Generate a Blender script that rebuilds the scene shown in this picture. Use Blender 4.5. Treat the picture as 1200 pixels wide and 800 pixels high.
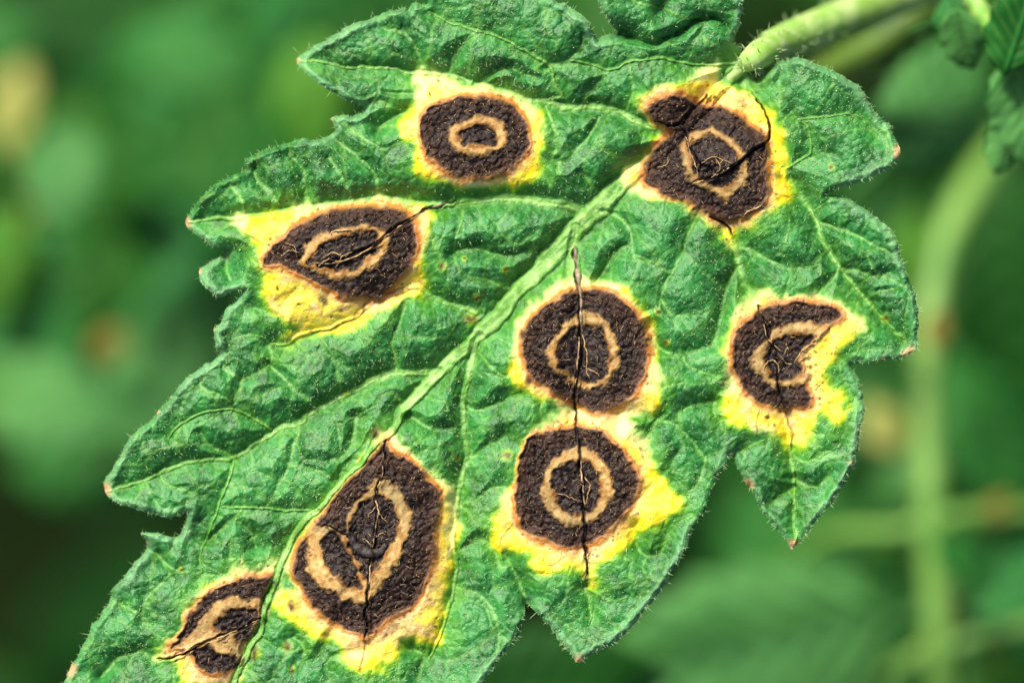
import bpy, math, random
import numpy as np
from mathutils import Vector, Matrix, Euler

random.seed(7)
RNG = np.random.default_rng(11)
for o in list(bpy.data.objects):
    bpy.data.objects.remove(o)

# ------------------------------------------------------------------ camera, sky, sun, exposure
S = 1e-4            # one unit of the drawing grid is 0.1 mm
CAM = 0.40          # lens to leaf, metres
scene = bpy.context.scene
COL = scene.collection
cam_data = bpy.data.cameras.new('camera')
cam = bpy.data.objects.new('camera', cam_data)
COL.objects.link(cam)
cam.location = (0, 0, CAM)
cam_data.lens = 120.0
cam_data.sensor_width = 36.0
cam_data.clip_start = 0.01
cam_data.clip_end = 200.0
cam_data.dof.use_dof = True
cam_data.dof.focus_distance = CAM - 0.0002
cam_data.dof.aperture_fstop = 5.4
cam_data.dof.aperture_blades = 0
scene.camera = cam

SUN_AZ, SUN_EL = math.radians(122), math.radians(42)   # azimuth counter-clockwise from +X
sun_dir = Vector((math.cos(SUN_AZ) * math.cos(SUN_EL), math.sin(SUN_AZ) * math.cos(SUN_EL), math.sin(SUN_EL)))
world = bpy.data.worlds.new('World')
scene.world = world
world.use_nodes = True
wn = world.node_tree
sky = wn.nodes.new('ShaderNodeTexSky')
sky.sky_type = 'NISHITA'
sky.sun_disc = False
sky.dust_density = 4.0
sky.sun_elevation = SUN_EL
sky.sun_rotation = math.pi / 2 - SUN_AZ
bg = wn.nodes['Background']
bg.inputs['Strength'].default_value = 0.075
wn.links.new(sky.outputs[0], bg.inputs['Color'])
sun_data = bpy.data.lights.new('sun', 'SUN')
sun_data.energy = 4.0
sun_data.angle = math.radians(10.0)
sun_data.color = (1.0, 0.95, 0.86)
sun = bpy.data.objects.new('sun', sun_data)
COL.objects.link(sun)
sun.rotation_euler = (-sun_dir).to_track_quat('-Z', 'Y').to_euler()

vs = scene.view_settings
vs.view_transform = 'Standard'
vs.look = 'None'
vs.exposure = 0.93
vs.gamma = 1.0
vs.use_curve_mapping = False
scene.cycles.max_bounces = 6
scene.cycles.use_denoising = True

# ------------------------------------------------------------------ small helpers
def at(px, py, z=0.0):
    """world point at height z (m) that the grid point (px, py) of the leaf drawing looks onto"""
    k = S * (1 - z / CAM)
    return Vector(((px - 600) * k, (400 - py) * k, z))

def props(o, label=None, cat=None, group=None, kind=None):
    if label: o['label'] = label
    if cat: o['category'] = cat
    if group: o['group'] = group
    if kind: o['kind'] = kind
    return o

def empty(name, loc, label, cat, group=None):
    o = bpy.data.objects.new(name, None)
    o.empty_display_size = 0.005
    COL.objects.link(o)
    o.location = loc
    return props(o, label, cat, group)

def np_mesh(name, V, F, mat, parent=None, smooth=True, attrs=None, normals=None):
    """V (n,3) world coordinates, F (m,k) faces -> one mesh object; parents keep world placement"""
    me = bpy.data.meshes.new(name)
    V = np.asarray(V, np.float32); F = np.asarray(F, np.int32)
    if parent is not None:
        off = np.array(world_loc(parent), np.float32)
        V = V - off
    n, k = F.shape
    me.vertices.add(len(V)); me.loops.add(n * k); me.polygons.add(n)
    me.vertices.foreach_set('co', V.ravel())
    me.loops.foreach_set('vertex_index', F.ravel())
    me.polygons.foreach_set('loop_start', np.arange(0, n * k, k, dtype=np.int32))
    me.polygons.foreach_set('use_smooth', np.full(n, smooth))
    me.update(calc_edges=True)
    if attrs:
        for a, v in attrs.items():
            at_ = me.attributes.new(a, 'FLOAT', 'POINT')
            at_.data.foreach_set('value', np.asarray(v, np.float32))
    if normals is not None:
        me.normals_split_custom_set_from_vertices(normals)
    me.materials.append(mat)
    o = bpy.data.objects.new(name, me)
    COL.objects.link(o)
    if parent is not None: o.parent = parent
    return o

def world_loc(o):
    p = Vector((0, 0, 0))
    while o is not None:
        p += o.location; o = o.parent
    return p

def tube_arrays(pts, rads, n=8, flat=1.0):
    pts = [Vector(p) for p in pts]
    V, F = [], []
    prev = None
    for i, p in enumerate(pts):
        t = (pts[min(i + 1, len(pts) - 1)] - pts[max(i - 1, 0)]).normalized()
        if prev is None:
            u = t.cross(Vector((0, 0, 1)))
            if u.length < 1e-4: u = t.cross(Vector((1, 0, 0)))
            u.normalize()
        else:
            u = (prev - t * prev.dot(t)).normalized()
        prev = u
        w = u.cross(t)
        for k in range(n):
            a = 2 * math.pi * k / n
            V.append(p + u * (rads[i] * math.cos(a)) + w * (rads[i] * flat * math.sin(a)))
    m = len(pts)
    for i in range(m - 1):
        for k in range(n):
            F.append((i * n + k, i * n + (k + 1) % n, (i + 1) * n + (k + 1) % n, (i + 1) * n + k))
    a, b = len(V), len(V) + 1
    V.append(pts[0]); V.append(pts[-1])
    for k in range(n):
        F.append((k, a, a, (k + 1) % n)); F.append(((m - 1) * n + k, (m - 1) * n + (k + 1) % n, b, b))
    F = [f if len(set(f)) == 4 else tuple(dict.fromkeys(f)) for f in F]
    return V, F

def py_mesh(name, V, F, mat, parent=None, smooth=True):
    me = bpy.data.meshes.new(name)
    off = world_loc(parent) if parent is not None else Vector((0, 0, 0))
    me.from_pydata([tuple(Vector(v) - off) for v in V], [], F)
    me.polygons.foreach_set('use_smooth', [smooth] * len(me.polygons))
    me.materials.append(mat)
    o = bpy.data.objects.new(name, me)
    COL.objects.link(o)
    if parent is not None: o.parent = parent
    return o

def catmull(P, n=6, closed=True):
    P = np.asarray(P, float)
    out = []
    N = len(P)
    rng = range(N) if closed else range(N - 1)
    for i in rng:
        if closed:
            p0, p1, p2, p3 = P[(i - 1) % N], P[i], P[(i + 1) % N], P[(i + 2) % N]
        else:
            p0, p1, p2, p3 = P[max(i - 1, 0)], P[i], P[i + 1], P[min(i + 2, N - 1)]
        for k in range(n):
            t = k / n
            out.append(0.5 * ((2 * p1) + (-p0 + p2) * t + (2 * p0 - 5 * p1 + 4 * p2 - p3) * t * t + (-p0 + 3 * p1 - 3 * p2 + p3) * t ** 3))
    if not closed: out.append(P[-1])
    return np.array(out)

def sstep(a, b, x):
    t = np.clip((x - a) / (b - a), 0, 1)
    return t * t * (3 - 2 * t)

# ------------------------------------------------------------------ numpy noise
def vnoise(x, y, scale, seed):
    """smooth value noise, -1..1"""
    r = np.random.default_rng(seed).random((256, 256)).astype(np.float32) * 2 - 1
    x = x / scale + 1000.37; y = y / scale + 1000.71
    xi = np.floor(x).astype(np.int32); yi = np.floor(y).astype(np.int32)
    fx = (x - xi).astype(np.float32); fy = (y - yi).astype(np.float32)
    fx = fx * fx * fx * (fx * (fx * 6 - 15) + 10); fy = fy * fy * fy * (fy * (fy * 6 - 15) + 10)
    xi &= 255; yi &= 255; x1 = (xi + 1) & 255; y1 = (yi + 1) & 255
    a = r[yi, xi]; b = r[yi, x1]; c = r[y1, xi]; d = r[y1, x1]
    return (a + (b - a) * fx) * (1 - fy) + (c + (d - c) * fx) * fy

def fbm(x, y, scale, seed, octv=4, gain=0.5):
    s = 0; a = 1; t = 0
    for k in range(octv):
        s = s + a * vnoise(x, y, scale / 2 ** k, seed + k * 17); t += a; a *= gain
    return s / t * 1.5

def voronoi(x, y, scale, seed, jitter=0.9):
    r = np.random.default_rng(seed)
    jx = r.random((128, 128)).astype(np.float32); jy = r.random((128, 128)).astype(np.float32)
    x = x / scale + 200; y = y / scale + 200
    xi = np.floor(x).astype(np.int32); yi = np.floor(y).astype(np.int32)
    f1 = np.full(x.shape, 9, np.float32); f2 = np.full(x.shape, 9, np.float32)
    for dy in (-1, 0, 1):
        for dx in (-1, 0, 1):
            cx = xi + dx; cy = yi + dy
            px = cx + 0.5 + (jx[cy & 127, cx & 127] - 0.5) * jitter
            py = cy + 0.5 + (jy[cy & 127, cx & 127] - 0.5) * jitter
            d = np.hypot(x - px, y - py).astype(np.float32)
            f2 = np.minimum(f2, np.maximum(f1, d)); f1 = np.minimum(f1, d)
    return f1, f2

# ------------------------------------------------------------------ node material helpers
class NM:
    def __init__(self, name):
        self.m = bpy.data.materials.new(name); self.m.use_nodes = True
        self.t = self.m.node_tree; self.b = self.t.nodes['Principled BSDF']
        self.out = self.t.nodes['Material Output']
    def n(self, typ, **kw):
        nd = self.t.nodes.new(typ)
        for k, v in kw.items(): setattr(nd, k, v)
        return nd
    def put(self, sock, v):
        if isinstance(v, bpy.types.NodeSocket): self.t.links.new(v, sock)
        elif isinstance(v, (tuple, list)) and len(v) == 3 and sock.type == 'RGBA': sock.default_value = (*v, 1)
        else: sock.default_value = v
    def attr(self, name):
        return self.n('ShaderNodeAttribute', attribute_name=name).outputs['Fac']
    def noise(self, scale, detail=3, rough=0.55, vec=None):
        nd = self.n('ShaderNodeTexNoise')
        self.put(nd.inputs['Vector'], vec or self.pos())
        nd.inputs['Scale'].default_value = scale; nd.inputs['Detail'].default_value = detail
        nd.inputs['Roughness'].default_value = rough
        return nd.outputs['Fac']
    def pos(self):
        if not hasattr(self, '_p'): self._p = self.n('ShaderNodeNewGeometry').outputs['Position']
        return self._p
    def obj(self):
        if not hasattr(self, '_o'): self._o = self.n('ShaderNodeTexCoord').outputs['Object']
        return self._o
    def ramp(self, v, stops):
        nd = self.n('ShaderNodeMapRange'); nd.inputs['From Min'].default_value = stops[0]; nd.inputs['From Max'].default_value = stops[1]
        nd.interpolation_type = 'SMOOTHSTEP'; self.put(nd.inputs['Value'], v)
        if len(stops) > 2: nd.inputs['To Min'].default_value = stops[2]; nd.inputs['To Max'].default_value = stops[3]
        return nd.outputs['Result']
    def mix(self, f, a, b):
        nd = self.n('ShaderNodeMix', data_type='RGBA')
        self.put(nd.inputs['Factor'], f); self.put(nd.inputs['A'] if False else nd.inputs[6], a); self.put(nd.inputs[7], b)
        return nd.outputs[2]
    def math(self, op, a, b=0.5):
        nd = self.n('ShaderNodeMath', operation=op, use_clamp=False)
        self.put(nd.inputs[0], a); self.put(nd.inputs[1], b)
        return nd.outputs[0]
    def bump(self, h, strength, dist):
        nd = self.n('ShaderNodeBump'); nd.inputs['Strength'].default_value = strength; nd.inputs['Distance'].default_value = dist
        self.put(nd.inputs['Height'], h); self.put(self.b.inputs['Normal'], nd.outputs[0])
    def translucent(self, col, fac):
        tr = self.n('ShaderNodeBsdfTranslucent'); self.put(tr.inputs['Color'], col)
        mx = self.n('ShaderNodeMixShader'); self.put(mx.inputs[0], fac)
        self.t.links.new(self.b.outputs[0], mx.inputs[1]); self.t.links.new(tr.outputs[0], mx.inputs[2])
        self.t.links.new(mx.outputs[0], self.out.inputs['Surface'])

def leaf_tissue():
    """main leaf: masks travel with the mesh, all colour is mixed here"""
    M = NM('leaf_tissue')
    n1 = M.noise(260, 4); n2 = M.noise(1500, 3, 0.6); n3 = M.noise(4600, 2, 0.7); n4 = M.noise(700, 4, 0.65)
    green = M.mix(M.ramp(n1, (0.38, 0.64)), (0.004, 0.072, 0.004), (0.022, 0.190, 0.026))
    green = M.mix(M.ramp(n2, (0.38, 0.72, 0, 0.6)), green, (0.070, 0.29, 0.085))  # frosted sheen painted in as random bluish green light patches
    green = M.mix(M.ramp(n3, (0.60, 0.74, 0, 0.6)), green, (0.17, 0.46, 0.17))  # fine glints painted in as pale grains of colour
    green = M.mix(M.ramp(n3, (0.40, 0.28, 0, 0.45)), green, (0.006, 0.070, 0.003))
    green = M.mix(M.math('MULTIPLY', M.attr('near'), 0.55), green, (0.085, 0.30, 0.012))
    vc = M.mix(M.ramp(n1, (0.3, 0.7)), (0.13, 0.36, 0.022), (0.27, 0.52, 0.10))
    vc = M.mix(M.ramp(M.attr('vein'), (0.45, 0.95, 0, 0.5)), vc, (0.36, 0.60, 0.20))
    c = M.mix(M.attr('vein'), green, vc)
    c = M.mix(M.attr('pale'), c, (0.20, 0.44, 0.20))
    # chlorotic halo: green -> lime -> yellow -> cream
    hv = M.attr('halo')
    ye = M.mix(M.ramp(n4, (0.42, 0.66)), (0.92, 0.68, 0.006), (0.93, 0.78, 0.06))
    ye = M.mix(M.attr('cream'), ye, (0.86, 0.68, 0.22))
    ye = M.mix(M.ramp(n3, (0.62, 0.78, 0, 0.35)), ye, (0.95, 0.85, 0.5))
    c = M.mix(M.ramp(hv, (0.02, 0.45)), c, M.mix(M.attr('wan'), (0.26, 0.50, 0.015), (0.46, 0.66, 0.18)))
    ye = M.mix(M.attr('gold'), ye, (0.88, 0.50, 0.03))
    ye = M.mix(M.attr('wan'), ye, (0.80, 0.74, 0.28))
    c = M.mix(M.ramp(hv, (0.30, 0.85)), c, ye)
    fr = M.mix(M.ramp(n2, (0.35, 0.65)), (0.66, 0.34, 0.11), (0.82, 0.53, 0.27))
    c = M.mix(M.attr('fringe'), c, fr)
    c = M.mix(M.attr('orange_rim'), c, (0.50, 0.165, 0.010))
    c = M.mix(M.attr('rust'), c, (0.13, 0.036, 0.008))
    dk = M.mix(M.ramp(n2, (0.36, 0.68)), (0.009, 0.005, 0.0038), (0.036, 0.020, 0.014))
    n5 = M.noise(420, 3, 0.6)
    dk = M.mix(M.ramp(n5, (0.52, 0.70, 0, 0.75)), dk, (0.011, 0.007, 0.006))
    dk = M.mix(M.ramp(n5, (0.46, 0.32, 0, 0.6)), dk, (0.060, 0.031, 0.024))
    dk = M.mix(M.ramp(n3, (0.60, 0.75, 0, 0.7)), dk, (0.20, 0.125, 0.085))
    dk = M.mix(M.attr('purple'), dk, (0.085, 0.043, 0.027))
    c = M.mix(M.attr('necro'), c, dk)
    tn = M.mix(M.ramp(n2, (0.32, 0.68)), (0.38, 0.21, 0.055), (0.64, 0.41, 0.16))
    tn = M.mix(M.attr('tanpale'), tn, (0.30, 0.25, 0.11))
    tn = M.mix(M.attr('tanedge'), tn, (0.24, 0.095, 0.018))
    c = M.mix(M.attr('tan'), c, tn)
    kk = M.mix(M.ramp(n2, (0.36, 0.66)), (0.009, 0.006, 0.006), (0.045, 0.03, 0.026))
    kk = M.mix(M.ramp(n3, (0.61, 0.76, 0, 0.6)), kk, (0.15, 0.10, 0.07))
    c = M.mix(M.attr('core'), c, kk)
    c = M.mix(M.attr('tip'), c, M.mix(n2, (0.62, 0.26, 0.08), (0.75, 0.52, 0.32)))
    c = M.mix(M.attr('speck'), c, (0.06, 0.028, 0.012))
    M.put(M.b.inputs['Base Color'], c)
    M.put(M.b.inputs['Roughness'], M.ramp(n2, (0.3, 0.7, 0.35, 0.54)))
    M.put(M.b.inputs['Specular IOR Level'], M.ramp(M.attr('necro'), (0, 1, 0.46, 0.16)))
    M.bump(M.math('ADD', M.math('MULTIPLY', n3, 0.9), M.math('MULTIPLY', n2, 0.9)), 0.6, 0.00018)
    M.translucent(c, 0.12)
    return M.m

def simple_leaf(name, a, b, vein=(0.15, 0.30, 0.06), rough=0.45, spots=None):
    M = NM(name)
    v = M.obj()
    n1 = M.noise(60, 3, vec=v); n2 = M.noise(420, 4, vec=v); n3 = M.noise(2500, 2, vec=v)
    c = M.mix(M.ramp(n1, (0.35, 0.65)), a, b)
    c = M.mix(M.ramp(n2, (0.4, 0.75, 0, 0.5)), c, tuple(min(1, x * 1.6) for x in b))
    if spots: c = M.mix(M.ramp(M.noise(38, 2, vec=v), spots[0]), c, spots[1])
    c = M.mix(M.attr('vein'), c, vein)
    M.put(M.b.inputs['Base Color'], c)
    M.b.inputs['Roughness'].default_value = 0.6
    M.b.inputs['Specular IOR Level'].default_value = 0.16
    M.bump(n2, 0.4, 0.0003)
    M.translucent(c, 0.22)
    return M.m

def plain(name, a, b, scale=800, rough=0.5, bump=0.0002, tr=0.0, spec=0.5):
    M = NM(name)
    n = M.noise(scale, 4)
    c = M.mix(M.ramp(n, (0.35, 0.65)), a, b)
    M.put(M.b.inputs['Base Color'], c)
    M.b.inputs['Roughness'].default_value = rough
    M.b.inputs['Specular IOR Level'].default_value = spec
    M.bump(n, 0.5, bump)
    if tr: M.translucent(c, tr)
    return M.m

TISSUE = leaf_tissue()
UNDER = plain('leaf_underside', (0.07, 0.19, 0.06), (0.12, 0.27, 0.10), 900, 0.6, tr=0.12)
HAIR = plain('leaf_hair', (0.34, 0.58, 0.20), (0.62, 0.78, 0.42), 3000, 0.35, tr=0.35)
GLAND = plain('hair_gland', (0.24, 0.50, 0.15), (0.48, 0.70, 0.32), 3000, 0.25, tr=0.2)
FIBRE = plain('dry_fibre', (0.24, 0.14, 0.055), (0.48, 0.32, 0.14), 2500, 0.6)
CHAR = plain('dead_tissue', (0.010, 0.008, 0.008), (0.045, 0.032, 0.028), 3000, 0.55, 0.0003, spec=0.3)
STALK = plain('stalk_skin', (0.15, 0.37, 0.035), (0.34, 0.54, 0.13), 500, 0.5, 0.0004, 0.1)
STALK_OLIVE = plain('olive_stalk_skin', (0.045, 0.10, 0.006), (0.08, 0.15, 0.010), 300, 0.5, 0.0004, 0.1)  # olive darkened, the shadowy look is put into the skin colour
STEM = plain('stem_skin', (0.08, 0.23, 0.025), (0.19, 0.36, 0.065), 70, 0.5, 0.0004, 0.1)
SOIL = plain('soil', (0.004, 0.010, 0.002), (0.010, 0.018, 0.004), 60, 0.95, 0.004, spec=0.03)
DRY = plain('dry_leaf', (0.16, 0.12, 0.02), (0.22, 0.18, 0.04), 200, 0.8, tr=0.2, spec=0.1)
G_DARK = simple_leaf('leaf_green_dark', (0.003, 0.038, 0.002), (0.007, 0.062, 0.004), vein=(0.03, 0.12, 0.02))
G_MID = simple_leaf('leaf_green_mid', (0.008, 0.088, 0.009), (0.016, 0.132, 0.020))
G_DEEP = simple_leaf('leaf_green_deep', (0.005, 0.060, 0.004), (0.010, 0.095, 0.006))
G_BLUE = simple_leaf('leaf_green_blue', (0.014, 0.115, 0.018), (0.034, 0.185, 0.040), vein=(0.07, 0.27, 0.08))
G_GREY = simple_leaf('leaf_green_grey', (0.034, 0.140, 0.028), (0.070, 0.22, 0.050), vein=(0.10, 0.28, 0.10))
G_LIME = simple_leaf('leaf_lime', (0.030, 0.13, 0.008), (0.062, 0.20, 0.016))
G_YEL = simple_leaf('leaf_yellowing', (0.30, 0.34, 0.07), (0.50, 0.46, 0.14), vein=(0.42, 0.44, 0.14), spots=((0.55, 0.7), (0.40, 0.24, 0.08)))

# ------------------------------------------------------------------ ground
def ground():
    n = 60
    g = np.linspace(-1, 1, n)
    g = np.sign(g) * np.abs(g) ** 4 * 60
    X, Y = np.meshgrid(g, g)
    Z = -0.62 + 0.012 * fbm(X * 1000, Y * 1000, 90, 5)
    V = np.stack([X, Y, Z], -1).reshape(-1, 3)
    i = np.arange(n * n).reshape(n, n)
    F = np.stack([i[:-1, :-1], i[:-1, 1:], i[1:, 1:], i[1:, :-1]], -1).reshape(-1, 4)
    o = np_mesh('ground', V, F, SOIL)
    props(o, 'dark bare soil far below the tomato leaves', None, None, 'structure')
ground()

# ================================================================== THE DISEASED LEAF
OUT = [(349,71),(357,61),(367,54),(382,46),(397,37),(415,28),(428,24),(440,19),(460,12),(474,9),(478,12),(482,5),(490,3),(500,6),
 (501,0),(502,-12),(520,-24),(580,-30),(636,-14),(650,0),(662,5),(677,14),(690,25),(696,38),(699,47),(704,43),(716,40),(725,37),
 (717,30),(707,15),(701,0),(698,-20),(720,-34),(800,-36),(850,-28),(868,-12),(870,2),(869,20),(865,35),(862,47),(868,58),(874,70),(880,84),(886,94),
 (892,92),(900,84),(915,73),(937,67),(957,74),(975,82),(992,92),(1007,102),(1016,114),(1024,128),(1032,140),(1044,150),(1051,165),(1056,178),
 (1050,190),(1035,201),(1015,211),(1000,216),(985,219),(973,225),(968,229),(985,230),(1000,236),(1015,246),(1030,257),(1042,268),(1051,280),
 (1056,297),(1060,312),(1067,329),(1073,347),(1076,375),(1075,399),(1069,411),(1057,419),(1037,421),(1015,425),(1001,426),(998,430),(1004,440),
 (1009,455),(1012,470),(1012,485),(1008,502),(1005,520),(1002,541),(992,562),(981,580),(970,595),(952,617),(940,630),(930,643),(924,636),(914,625),
 (901,610),(889,590),(879,572),(869,557),(861,543),(857,529),(852,540),(845,551),(839,564),(832,581),(826,596),(817,613),(808,631),(800,648),
 (791,664),(780,684),(767,701),(750,721),(734,741),(715,757),(692,767),(679,777),(669,765),(657,750),(645,735),(632,722),(621,708),(617,704),
 (616,711),(613,728),(607,743),(595,761),(582,777),(565,798),(545,820),(500,838),(430,846),(300,848),(150,846),(90,838),(62,822),(75,799),(82,782),(88,774),
 (100,752),(107,735),(117,720),(128,704),(131,692),(147,675),(157,660),(168,648),(171,637),(166,624),(176,624),(195,627),(209,628),(215,616),
 (221,600),(213,603),(200,606),(182,603),(157,596),(133,587),(122,573),(125,562),(132,547),(142,530),(150,517),(160,506),(175,494),(187,480),(200,465),
 (208,454),(220,442),(237,430),(252,420),(258,415),(253,409),(251,397),(249,386),(259,380),(262,367),(272,357),(279,350),(286,341),(272,342),
 (259,349),(247,342),(237,335),(232,320),(237,313),(249,306),(266,296),(250,290),(237,281),(226,272),(217,262),(222,250),(232,235),(247,220),
 (260,211),(277,202),(286,199),(288,188),(295,182),(310,175),(330,169),(350,163),(372,163),(385,160),(392,151),(388,139),(400,136),(412,135),
 (425,131),(424,126),(410,120),(397,112),(385,105),(370,95),(357,85),(350,76)]

MIDRIB = [((872,70),9),((858,88),9),((838,112),10),((800,152),11),((765,188),12),((730,218),14),((700,243),16),((670,275),16),((640,310),15),((600,352),13),
 ((567,387),12),((545,407),11),((510,440),10),((480,472),8),((462,497),6),((445,517),5),((420,545),3.6),((395,571),3.6),((372,598),4),((350,622),4.5),
 ((337,648),5),((325,673),5),((315,702),5),((305,735),4.6),((296,752),4.5),((287,772),4.3),((276,800),4),((262,845),3.5)]
# secondary veins: points, start half width, end half width
SEC = [
 ([(790,156),(770,149),(752,145),(735,137),(710,130),(677,126),(640,121),(590,109),(552,96),(515,87),(490,85),(440,81),(390,75),(352,71)],3.6,1.2),
 ([(680,245),(655,239),(625,234),(590,231),(557,235),(535,237),(507,241),(450,233),(412,237),(360,242),(310,250),(275,255),(237,259),(219,262)],4.5,1.2),
 ([(512,434),(482,436),(457,440),(437,447),(420,455),(400,465),(375,480),(350,495),(320,507),(300,522),(275,537),(225,541),(187,555),(150,569),(124,573)],4.0,1.2),
 ([(560,366),(548,362),(530,357),(507,350),(487,337),(468,342),(450,346),(432,357),(417,372),(387,385),(355,391),(335,402),(316,402)],3.0,1.2),
 ([(275,537),(272,548),(262,575),(250,605),(240,630),(233,655),(236,672)],1.8,1.0),
 ([(318,503),(290,485),(275,479),(250,481),(230,487),(212,496),(200,512)],1.8,1.0),
 ([(372,601),(350,600),(312,596),(260,594)],1.6,0.9),
 ([(673,268),(672,285),(673,305),(676,330),(680,350),(682,380),(680,420),(675,450),(673,470),(674,490)],5.5,2.2),
 ([(674,490),(677,520),(682,560),(684,590),(686,615),(686,645),(688,672),(690,700),(690,730)],2.2,1.0),
 ([(560,395),(553,412),(549,430),(547,450),(544,475),(543,500),(546,537),(540,575),(534,612),(533,650),(534,675),(532,695),(525,712),(520,735),(500,775)],3.2,1.2),
 ([(838,225),(850,250),(855,262),(862,285),(867,310),(877,335),(887,357),(895,380),(905,405),(911,430),(916,455),(920,475),(926,505),(928,530),(930,560),(930,592),(930,638)],3.0,1.2),
 ([(868,90),(885,128),(900,160),(915,192),(930,215),(950,250),(962,280),(982,312),(1000,334),(1015,352),(1035,373),(1058,398)],3.0,1.2),
 ([(640,121),(658,114),(650,100),(645,85),(638,75),(622,62),(605,52),(580,41),(550,34),(520,24),(502,14)],2.4,1.2),
 ([(860,76),(835,78),(800,75),(778,70),(740,74),(715,82),(690,75),(670,72)],2.0,0.9),
 ([(920,196),(935,188),(950,180),(951,165),(948,150),(937,140),(930,132)],2.0,1.0),
 ([(937,140),(965,135),(987,132),(1010,140),(1030,155)],1.5,0.8),
]
TER = [
 [(495,85),(495,77),(487,60),(475,42),(447,32)],[(520,88),(525,82),(535,62),(545,50),(557,33)],[(425,128),(445,118),(465,130),(480,135)],[(445,150),(462,138),(480,130)],
 [(400,145),(430,165),(450,175),(468,170)],[(360,240),(358,225),(355,212),(356,195),(340,180)],[(385,188),(397,207),(407,225),(412,236)],[(393,163),(415,180),(435,197),(443,215),(440,228)],
 [(295,200),(302,212),(315,225),(328,238)],[(270,215),(285,235),(287,250)],[(267,294),(268,310),(272,325)],[(540,245),(540,258),(535,280),(534,300),(540,325)],[(535,296),(560,294),(580,298),(605,300),(630,290)],
 [(315,401),(317,427),(305,438),(287,442),(270,435),(262,428),(266,412),(275,398),(290,391),(307,392),(315,401)],[(317,428),(340,450),(352,462),(375,478)],[(286,443),(280,460),(275,478)],
 [(255,425),(240,440),(235,455),(262,465),(276,475)],[(462,436),(463,415),(462,400),(468,378),(478,345)],[(400,462),(395,430),(385,410),(372,395)],[(275,538),(262,528),(248,522),(235,508)],
 [(187,553),(195,565),(225,577),(240,582)],[(350,495),(345,520),(340,545),(312,596)],[(240,632),(260,618),(275,605),(282,597)],[(168,728),(170,717),(176,697),(200,673),(222,670),(245,676),(268,672)],
 [(172,640),(190,655),(210,670)],[(130,704),(150,715),(168,722),(172,735)],[(120,790),(140,770),(165,765),(185,772)],[(817,250),(807,275),(797,297),(785,325),(777,347),(770,370)],
 [(862,292),(875,290),(895,300),(912,310),(945,314),(960,302),(968,292)],[(957,262),(980,267),(1005,277),(1025,290),(1040,297),(1055,303)],[(950,250),(962,240),(975,232)],
 [(867,312),(857,330),(850,340),(845,360),(842,378),(837,400),(820,410),(800,417)],[(800,417),(805,430),(827,440),(852,442)],[(760,385),(770,405),(785,414),(800,417)],[(776,350),(790,372),(830,360)],
 [(727,485),(745,483),(768,489),(785,495),(800,507),(812,520),(823,537)],[(772,486),(765,500),(757,520),(757,535)],[(825,537),(822,555),(815,570),(800,580)],[(742,617),(745,632),(750,645),(760,652),(775,645),(780,625)],
 [(690,690),(702,695),(712,702),(722,705),(736,700)],[(690,688),(688,705),(692,728)],[(536,690),(550,692),(562,697),(572,706),(580,720),(586,740),(580,765)],[(547,537),(560,531),(575,520),(592,512)],
 [(534,650),(548,640),(560,632),(576,640),(580,655),(586,662),(600,662)],[(545,590),(558,585),(572,575),(590,570)],[(544,475),(558,482),(572,478),(590,470),(610,462)],[(556,410),(570,425),(585,440),(600,447)],
 [(617,704),(610,690),(603,670),(590,650)],[(1015,352),(1030,345),(1050,340)],[(985,314),(1005,318),(1025,325),(1045,322)],[(983,312),(970,330),(955,345)],[(1000,430),(990,425),(980,418)],
 [(930,560),(945,567),(960,570),(972,555)],[(930,530),(940,540),(960,535),(985,520)],[(930,570),(915,580),(905,595)],[(862,535),(880,525),(895,515)],[(640,78),(665,72),(680,60),(685,45)],
 [(677,126),(690,110),(705,95),(715,82)],[(735,137),(738,115),(742,95),(740,74)],[(557,98),(580,85),(605,80),(630,92)],[(720,-20),(745,0),(770,10),(800,20),(830,22)],[(775,10),(790,-10),(810,-25)],
 [(640,122),(650,140),(655,165),(650,190)],[(700,140),(690,160),(670,180),(655,190)],[(690,235),(690,215),(680,200)],[(585,360),(595,345),(570,330),(545,325)],[(705,245),(725,255),(740,275),(745,300)],
 [(745,300),(765,305),(785,318)],[(700,330),(712,310),(725,295),(742,285)],[(860,440),(850,455),(838,470),(842,490),(850,510)],[(838,470),(820,475),(800,480),(790,495)],
 [(400,560),(415,535),(440,505)],[(470,470),(455,462),(440,470),(420,490),(390,500)],[(420,490),(415,515),(400,535)],[(540,575),(520,560),(505,550)],[(480,490),(495,500),(515,505),(540,500)],
 [(340,545),(365,550),(390,560)],[(300,640),(290,620),(275,606)],[(395,730),(385,750),(370,770),(350,775)],[(345,745),(355,760),(352,785)],[(480,755),(495,770),(490,800)],[(300,690),(280,672),(270,650),(272,630)],
]
CREASE = [(704,42),(726,38),(745,46),(765,52),(780,46),(800,37),(815,25),(832,21),(848,27),(862,46)]

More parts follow.
